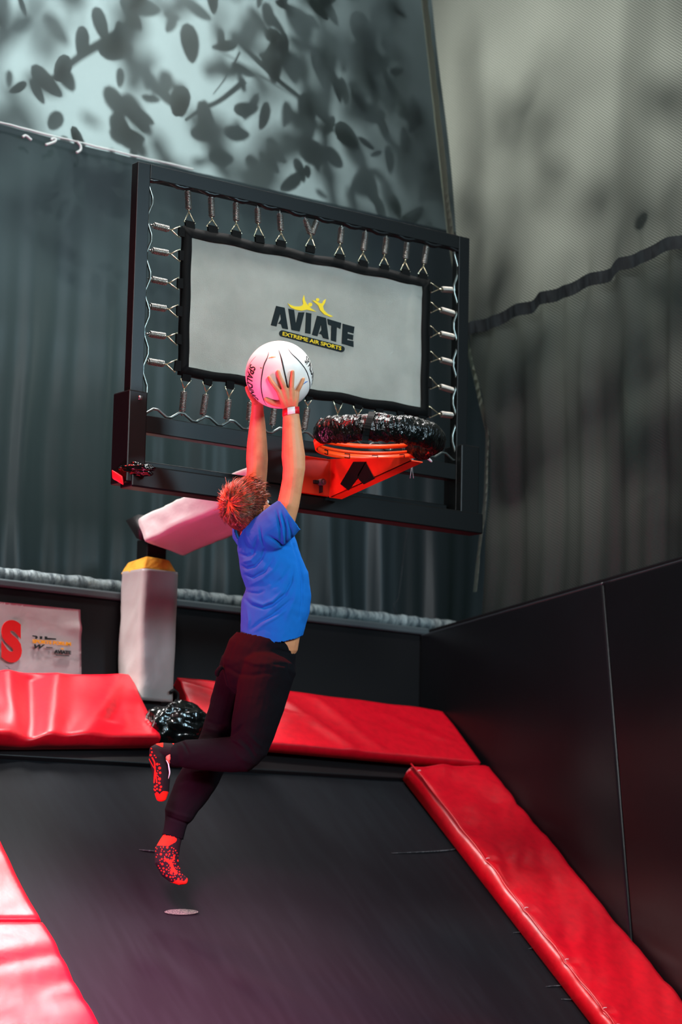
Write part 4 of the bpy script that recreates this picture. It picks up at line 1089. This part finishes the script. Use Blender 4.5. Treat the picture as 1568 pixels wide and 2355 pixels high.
# left hand, behind the lower left of the ball
def bk(px, py, off): return onball(px, py, off, True)
lw = [B(586+k*4, 926, .05) for k in range(4)]
lk = [(576, 902), (588, 893), (602, 889), (616, 893)]
for k in range(4): pill(bm, [lw[k], (lw[k]+bk(*lk[k], .010))/2+FW*.004, bk(*lk[k], .010)], [.0115, .012, .0105], 4)
for k, (t1, t2) in enumerate((((572, 878), (571, 858)), ((586, 862), (588, 838)), ((605, 857), (610, 832)), ((624, 866), (634, 846)))):
    pill(bm, [bk(*lk[k], .009), bk(*t1, .0085), bk(*t2, .007)], [.0092, .008, .0062], 5)
tt = lambda px, py, o: BC+_n(B(px, py, 0)-BC)*(BR_+o)
pill(bm, [B(588, 924, .045), tt(574, 914, .006)+FW*.02, tt(568, 902, .005), tt(567, 892, .004)-FW*.004], [.011, .010, .0085, .0068], 5)
body = link('body', remesh(bm, .0026, 4), M['skin'], kid)
# eyes, lips
for s in (-1, 1):
    bm = bmesh.new(); ellipsoid(bm, HL(.027*s, .079, .006), AX, (.0125, .011, .0085), 16); e = obj('eye', bm, M['eye'], kid)
    bm = bmesh.new(); ellipsoid(bm, HL(.027*s, .0885, .006), AX, (.0055, .003, .0055), 12); obj('iris', bm, M['iris'], e)
bm = bmesh.new(); pill(bm, [HL(-.015, .083, -.052), HL(0, .0905, -.052), HL(.015, .083, -.052)], [.0015, .003, .0015]); obj('lips', bm, M['lip'], kid)

# hair: cap and locks
random.seed(3)
bm = bmesh.new()
CC = (0, -.004, .040); CRr = (.081, .100, .092)
def hpt(n_, k=1.0): return HL(CC[0]+n_[0]*CRr[0]*k, CC[1]+n_[1]*CRr[1]*k, CC[2]+n_[2]*CRr[2]*k)
def hairy(n_):
    x, y, z = n_
    if abs(x) > .78 and -.30 < y < .40 and z < -.10: return False
    if y > .45: return z > .42+.25*(y-.45)+0.1*(abs(x))
    if y > -.15: return z > -.02+.5*max(0, y+.0) and not (abs(x) > .9 and z < .05)
    return z > -.78+.1*math.sin(x*9)
caps = {}
nu, nv = 60, 44
for j in range(nv+1):
    for i in range(nu):
        th = math.pi*j/nv; ph = 2*math.pi*i/nu
        n_ = (math.sin(th)*math.cos(ph), math.sin(th)*math.sin(ph), math.cos(th))
        caps[i, j] = (bm.verts.new(V3(hpt(n_, 1.0+.03*vn(ph*6, th*6)))), hairy(n_))
for j in range(nv):
    for i in range(nu):
        q = [caps[i, j], caps[(i+1) % nu, j], caps[(i+1) % nu, j+1], caps[i, j+1]]
        if all(c[1] for c in q): bm.faces.new([c[0] for c in q])
for v_ in [v for v in bm.verts if not v.link_faces]: bm.verts.remove(v_)
whorl = _n([.05, -.80, .60])
def lock(n_, L, wdt, lift, jit):
    n_ = np.array(n_); fl = n_-whorl*(n_@whorl)*1.0; fl = -(whorl - n_*(n_@whorl)); fl = _n(fl+1e-6)
    if n_[2] > .1: fl = _n(fl+np.array([0, .7, 0.15]))
    fl = fl-n_*(fl@n_); fl = _n(fl+np.random.RandomState(random.randrange(9999)).uniform(-jit, jit, 3))
    toW = lambda a: hr*a[0]+hf*a[1]+hh*a[2]
    root = hpt(n_, .99); d = toW(_n(fl+n_*lift)); up_ = toW(n_); P = []
    p = root.copy(); m = 4
    for k in range(m+1):
        P.append(p.copy()); d = _n(d-up_*0.10*k*(1 if lift < .7 else .3)+toW(np.array([0, 0, -.04]))); p = p+d*L/m
    tube(bm, P, [wdt*(1-.85*(k/m)**1.5) for k in range(m+1)], 4)
def clump(n_, L, lift, m_=7):
    base = np.array(n_)
    for q in range(m_):
        a = _n(base+np.random.RandomState(random.randrange(10**6)).normal(size=3)*.045)
        lock(a, L*random.uniform(.8, 1.1), random.uniform(.0012, .0021), lift, .07)
cnt = 0
while cnt < 330:
    n_ = _n(np.random.RandomState(random.randrange(10**6)).normal(size=3))
    if not hairy(n_): continue
    cnt += 1
    if n_@whorl > .90: clump(n_, .030, random.uniform(.35, .8))
    elif n_[2] < .1: clump(n_, .028, .05)
    elif n_[1] > .2: clump(n_, .050, random.uniform(.25, .6))
    else: clump(n_, .046, random.uniform(.08, .22))
cnt = 0
while cnt < 1500:
    n_ = _n(np.random.RandomState(random.randrange(10**6)).normal(size=3))
    if not hairy(n_): continue
    cnt += 1
    top = max(0, n_[2]); side_ = n_[2] < .1
    L = (.018+.012*random.random()) if side_ else (.030+.030*random.random()*(.5+top))
    if n_@whorl > .85: L *= .8; lift = random.uniform(.3, .8)
    else: lift = random.uniform(.03, .12) if side_ else random.uniform(.10, .28)
    if n_[1] > .3 and n_[2] > .4: L += .012; lift = random.uniform(.3, .7)
    lock(n_, L, random.uniform(.0009, .0016), lift, .14)
hair = obj('hair', bm, M['hair'], kid, smooth=True, flip=False); hair['label'] = 'short spiky brown hair catching red light'

# ---- shirt
cs = lambda x, y: (460+x/5.12, 1040+y/5.12)
bm = bmesh.new()
loft(bm, torso+[(621, 1515, .02, 71, 64)], 32)
loft(bm, [(600, 1238, -.03, 46, 42), (622, 1222, -.07, 47, 40), (642, 1204, -.09, 45, 37), (658, 1190, -.095, 42.5, 36), (676, 1175, -.10, 42, 36)], 28)
loft(bm, [(588, 1245, .07, 40, 38), (570, 1224, .11, 38, 38), (570, 1195, .13, 36, 36), (574, 1160, .135, 34, 34)], 24)
me = remesh(bm, .0036, 5)
vly = [([(530, 1635), (600, 1655), (680, 1660), (750, 1635)], 3.0, -.004), ([(535, 1735), (600, 1800), (740, 1835), (860, 1790), (1000, 1680), (1075, 1540), (1105, 1350)], 3.2, -.0065),
       ([(560, 1700), (640, 1760), (740, 1795), (850, 1750), (960, 1650)], 3.5, .0035),
       ([(600, 2085), (700, 2000), (850, 1920), (980, 1820), (1070, 1740)], 3.4, -.0055), ([(640, 2110), (760, 2020), (900, 1940), (1020, 1850)], 3.6, .003),
       ([(470, 1330), (540, 1372), (640, 1340), (720, 1250), (760, 1150)], 3.2, -.006), ([(450, 1190), (540, 1225), (610, 1200), (650, 1100), (670, 990)], 3.2, -.005),
       ([(520, 1440), (620, 1480), (760, 1400), (860, 1250)], 3.4, -.005), ([(500, 1290), (600, 1270), (680, 1180)], 3.5, .004),
       ([(700, 880), (715, 1000), (750, 1110)], 2.6, -.005), ([(800, 985), (900, 1045), (965, 1105), (1060, 1115)], 3.0, -.006),
       ([(1105, 1090), (1165, 1300), (1205, 1500), (1205, 1750), (1175, 1950)], 3.0, -.005), ([(1140, 1150), (1190, 1350), (1240, 1560)], 3.2, .003),
       ([(895, 680), (935, 850), (955, 1080)], 2.6, -.005), ([(960, 690), (1005, 900), (1010, 1090)], 2.6, -.005), ([(1030, 770), (1075, 950), (1080, 1080)], 2.6, -.004), ([(925, 700), (970, 880), (985, 1090)], 2.2, .003),
       ([(850, 1600), (980, 1480), (1060, 1340)], 4, -.003), ([(590, 1560), (720, 1500), (860, 1380), (930, 1250)], 4.5, .003), ([(780, 1900), (900, 1800), (1000, 1700)], 4, .002),
       ([(560, 1850), (580, 1980), (560, 2080)], 3.5, .003), ([(1010, 1950), (1060, 1850), (1120, 1700), (1150, 1500)], 5, .003)]
fold(me, [(a, b, c*1.45) for a, b, c in vly], 5.12, (460, 1040))
v = verts(me); n = norms(me)
dn = np.array([0.0022*vn(p[0]*30+p[2]*18, p[2]*34-p[1]*20)+.0012*vn(p[0]*75, p[2]*60) for p in v]); setverts(me, v+n*dn[:, None])
def shirtcut(v):
    px, py, dp = proj(v)
    hem = np.interp(px, [540, 549, 560, 575, 600, 616, 640, 660, 680, 697, 712], [1448, 1455, 1467, 1473, 1478, 1480, 1478, 1475, 1470, 1462, 1452])
    k = py > hem
    a = np.array([640., 1145.]); b = np.array([690.5, 1217.]); e = (b-a)/np.hypot(*(b-a))
    side_ = (px-a[0])*(e[1])-(py-a[1])*e[0]            # >0 to the upper right of the sleeve end
    k |= (side_ > 0) & (py < 1232) & (px > 630) & (dp < D0+.0)
    k |= (py < 1172) & (px < 625) & (dp > D0+.04)
    c = B(566, 1210, .03); k |= (np.linalg.norm(v-c, axis=1) < 41*SCL)
    return k
cut(me, shirtcut)
shirt = link('t_shirt', me, M['shirt'], kid); thicken(shirt, .0028)
def seamline(par, pts, m, r, s=5.12, off=(460, 1040), lift=.0005, name='seam'):
    pass

# ---- joggers
bm = bmesh.new()
loft(bm, pelvis+[(586, 1575, .02, 74, 62)], 32)
for l in (thighR, shinR, thighL, shinL): loft(bm, l, 26)
pill(bm, [B(507, 1536, -.02), B(500, 1545, -.02), B(500, 1552, -.02)], [.010, .010, .008], 3)
me = remesh(bm, .0040, 4)
pf = [([(860, 110), (810, 200), (790, 320)], 2.2, -.002), ([(720, 330), (860, 420), (1000, 430), (1200, 400)], 5, -.004), ([(900, 290), (1010, 330), (1150, 330)], 5, .004),
      ([(790, 965), (860, 905), (900, 860)], 4, -.008), ([(760, 975), (860, 1010), (930, 1070)], 4, .005), ([(870, 960), (960, 1060), (1020, 1160)], 4.5, -.005), ([(930, 920), (1030, 1020), (1080, 1060)], 5, .004),
      ([(360, 990), (400, 1040), (430, 1110)], 3.0, -.006), ([(440, 1000), (600, 985), (780, 990)], 3, .003), ([(820, 1060), (880, 1150), (960, 1200)], 5, .003),
      ([(890, 520), (850, 680), (800, 860)], 5, -.005), ([(400, 1290), (520, 1270), (640, 1290)], 5, .003), ([(240, 1660), (340, 1700), (440, 1735)], 3.0, -.006), ([(230, 1600), (330, 1640), (455, 1670)], 4, .003),
      ([(590, 830), (680, 860), (760, 850)], 4, -.004), ([(580, 890), (680, 915), (760, 905)], 4, .003), ([(1150, 330), (1290, 340), (1330, 470)], 3.5, -.004), ([(1180, 200), (1300, 230), (1390, 250)], 2.6, -.003)]
fold(me, pf, 3.7975, (320, 1440))
v = verts(me); n = norms(me)
dn = np.array([0.004*vn(p[0]*22+p[1]*10, p[2]*20)+.0015*vn(p[0]*70, p[2]*66) for p in v]); setverts(me, v+n*dn[:, None])
def pcut(v):
    px, py, dp = proj(v)
    k = py < np.interp(px, [540, 600, 640, 654, 687, 700], [1452, 1462, 1468, 1475, 1496, 1503])
    k |= (px < np.interp(py, [1700, 1710, 1768, 1775], [397, 392, 389, 389])) & (py < 1800) & (dp < D0+.06)
    k |= (py > np.interp(px, [365, 371, 419, 425], [1917, 1919, 1931, 1932]))
    return k
cut(me, pcut)
pants = link('joggers', me, M['pants'], kid); thicken(pants, .004)

# ---- grip socks, black with red heel, toe and dots
def sockmat():
    m = mat('black_red_sock', '#0d0b0d', 0.85, 0.2, bump=(260, .2, .001)); nt = m.node_tree; b = nt.nodes['Principled BSDF']
    a = nt.nodes.new('ShaderNodeAttribute'); a.attribute_name = 'pattern'
    mx = nt.nodes.new('ShaderNodeMix'); mx.data_type = 'RGBA'; mx.inputs[6].default_value = lin('#100c10'); mx.inputs[7].default_value = lin('#e8200f')
    nt.links.new(a.outputs['Fac'], mx.inputs[0]); nt.links.new(mx.outputs[2], b.inputs['Base Color']); return m
SM = sockmat()
def inpoly(x, y, poly):
    r = np.zeros(x.shape, bool); n = len(poly)
    for i in range(n):
        (x1, y1), (x2, y2) = poly[i], poly[(i+1) % n]
        c = ((y1 > y) != (y2 > y)); r ^= c & (x < (x2-x1)*(y-y1)/(y2-y1+1e-9)+x1)
    return r
def sock(parts, dots, polys, lines, label, cutfn=None):
    bm = bmesh.new()
    for l in parts: loft(bm, l, 20)
    me = remesh(bm, .0016, 5)
    if cutfn: cut(me, cutfn)
    v = verts(me); n = norms(me); px, py, _ = proj(v); x = (px-300)*6.195; y = (py-1680)*6.195
    f = np.zeros(len(v)); near = (n@-FW) > -.05
    for cx_, cy_, r_ in dots: f = np.maximum(f, np.clip((r_-np.hypot(x-cx_, y-cy_))/5+.5, 0, 1)*near)
    for pl_, w_ in lines:
        d, _t = segdist(x, y, pl_); f = np.maximum(f, np.clip((w_-d)/5+.5, 0, 1)*near)
    for pl_ in polys: f = np.maximum(f, inpoly(x, y, pl_)*1.0)
    at = me.attributes.new('pattern', 'FLOAT', 'POINT'); at.data.foreach_set('value', f.astype(np.float32))
    o = link('sock', me, SM, kid); o['label'] = label; return o
dR = [(277,215,16),(296,258,8),(257,285,11),(305,308,11),(288,350,14),(258,360,9),(342,355,8),(362,385,8),(380,480,17),(412,480,8),(415,535,19),(422,603,16),(388,575,7),(412,690,20),(410,748,16),(375,610,10),(433,802,15),(420,847,15),(350,850,12),(375,780,12),(378,832,11),(348,800,12),(330,835,9),(340,905,10),(380,640,7),(355,530,6),(350,590,6),(395,655,6)]
sock([footR, ankR], dR, [[(340, 945), (358, 890), (375, 872), (400, 895), (415, 912), (440, 880), (475, 862), (600, 885), (600, 1120), (300, 1120)], [(200, 200), (245, 215), (290, 182), (340, 178), (380, 205), (462, 240), (470, 120), (200, 100)], [(560, 150), (590, 175), (640, 240), (665, 310), (668, 390), (720, 390), (720, 150)]],
     [([(310, 390), (342, 450), (350, 560), (335, 740)], 8), ([(350, 560), (374, 738)], 8), ([(265, 405), (320, 510), (345, 545)], 4)], 'black sock with a red toe and heel and red grip dots, foot pointing down')
random.seed(8); dL = []
poly = [(345, 1660), (560, 1650), (660, 1700), (700, 1850), (760, 2010), (790, 2110), (620, 2150), (480, 2080), (410, 1980), (370, 1830)]
while len(dL) < 90:
    x, y, r_ = random.uniform(340, 800), random.uniform(1650, 2150), random.choice([5, 6, 6, 7, 8, 10, 12, 15])
    if inpoly(np.array([x]), np.array([y]), poly)[0] and all(math.hypot(x-a, y-b) > r_+c+12 for a, b, c in dL): dL.append((x, y, r_))
    elif random.random() < .002: break
sock([footL], dL, [[(280, 1650), (330, 1632), (440, 1640), (540, 1645), (640, 1590), (660, 1560), (640, 1500), (280, 1450)], [(500, 2140), (600, 2165), (660, 2130), (720, 2135), (760, 2150), (800, 2110), (800, 2040), (900, 2060), (880, 2260), (480, 2230)]],
     [([(520, 1850), (570, 1880), (590, 1930), (600, 1960), (650, 2030)], 20), ([(600, 1950), (580, 2030)], 17), ([(575, 1880), (615, 1830), (620, 1780)], 11), ([(570, 1870), (520, 1850), (490, 1820)], 10)], 'black sock with red cuff and red grip dots, lower foot')
bm = bmesh.new(); q = [(382, 1748), (387, 1757), (389, 1768), (390, 1778), (387, 1791)]
tube(bm, smoothpath([B(a, b, -.075) for a, b in q], 4), [.0008+.002*math.sin(math.pi*i/16) for i in range(17)], 6); obj('sock_stripe', bm, M['bandwhite'], kid)

# ---- wristband
A_, B_ = B(669.2, 955, -.073), B(668.5, 939, -.070); d = _n(B_-A_)
e1 = _n(np.cross(d, FW)); e2 = np.cross(e1, d); e1 = -e1 if e1@RT < 0 else e1
bm = bmesh.new(); n = 48; q = []
for k in range(n):
    a = 2*math.pi*k/n; o = e1*math.cos(a)*20.0*SCL+e2*math.sin(a)*18*SCL
    tl = d*.004*math.cos(a)
    q.append([bm.verts.new(V3(A_+o+tl)), bm.verts.new(V3(B_+o*.97+tl)), a])
for k in range(n):
    f = bm.faces.new([q[k][0], q[(k+1) % n][0], q[(k+1) % n][1], q[k][1]])
    c = f.calc_center_median(); px_, py_, dp_ = proj(np.array(c)); f.material_index = 1 if (660 < px_ < 679 and dp_ < D0-.073) else 0
wb = obj('wristband', bm, [M['bandred'], M['bandwhite']], kid); wb['label'] = 'red paper wristband with a white patch'; thicken(wb, .0012)
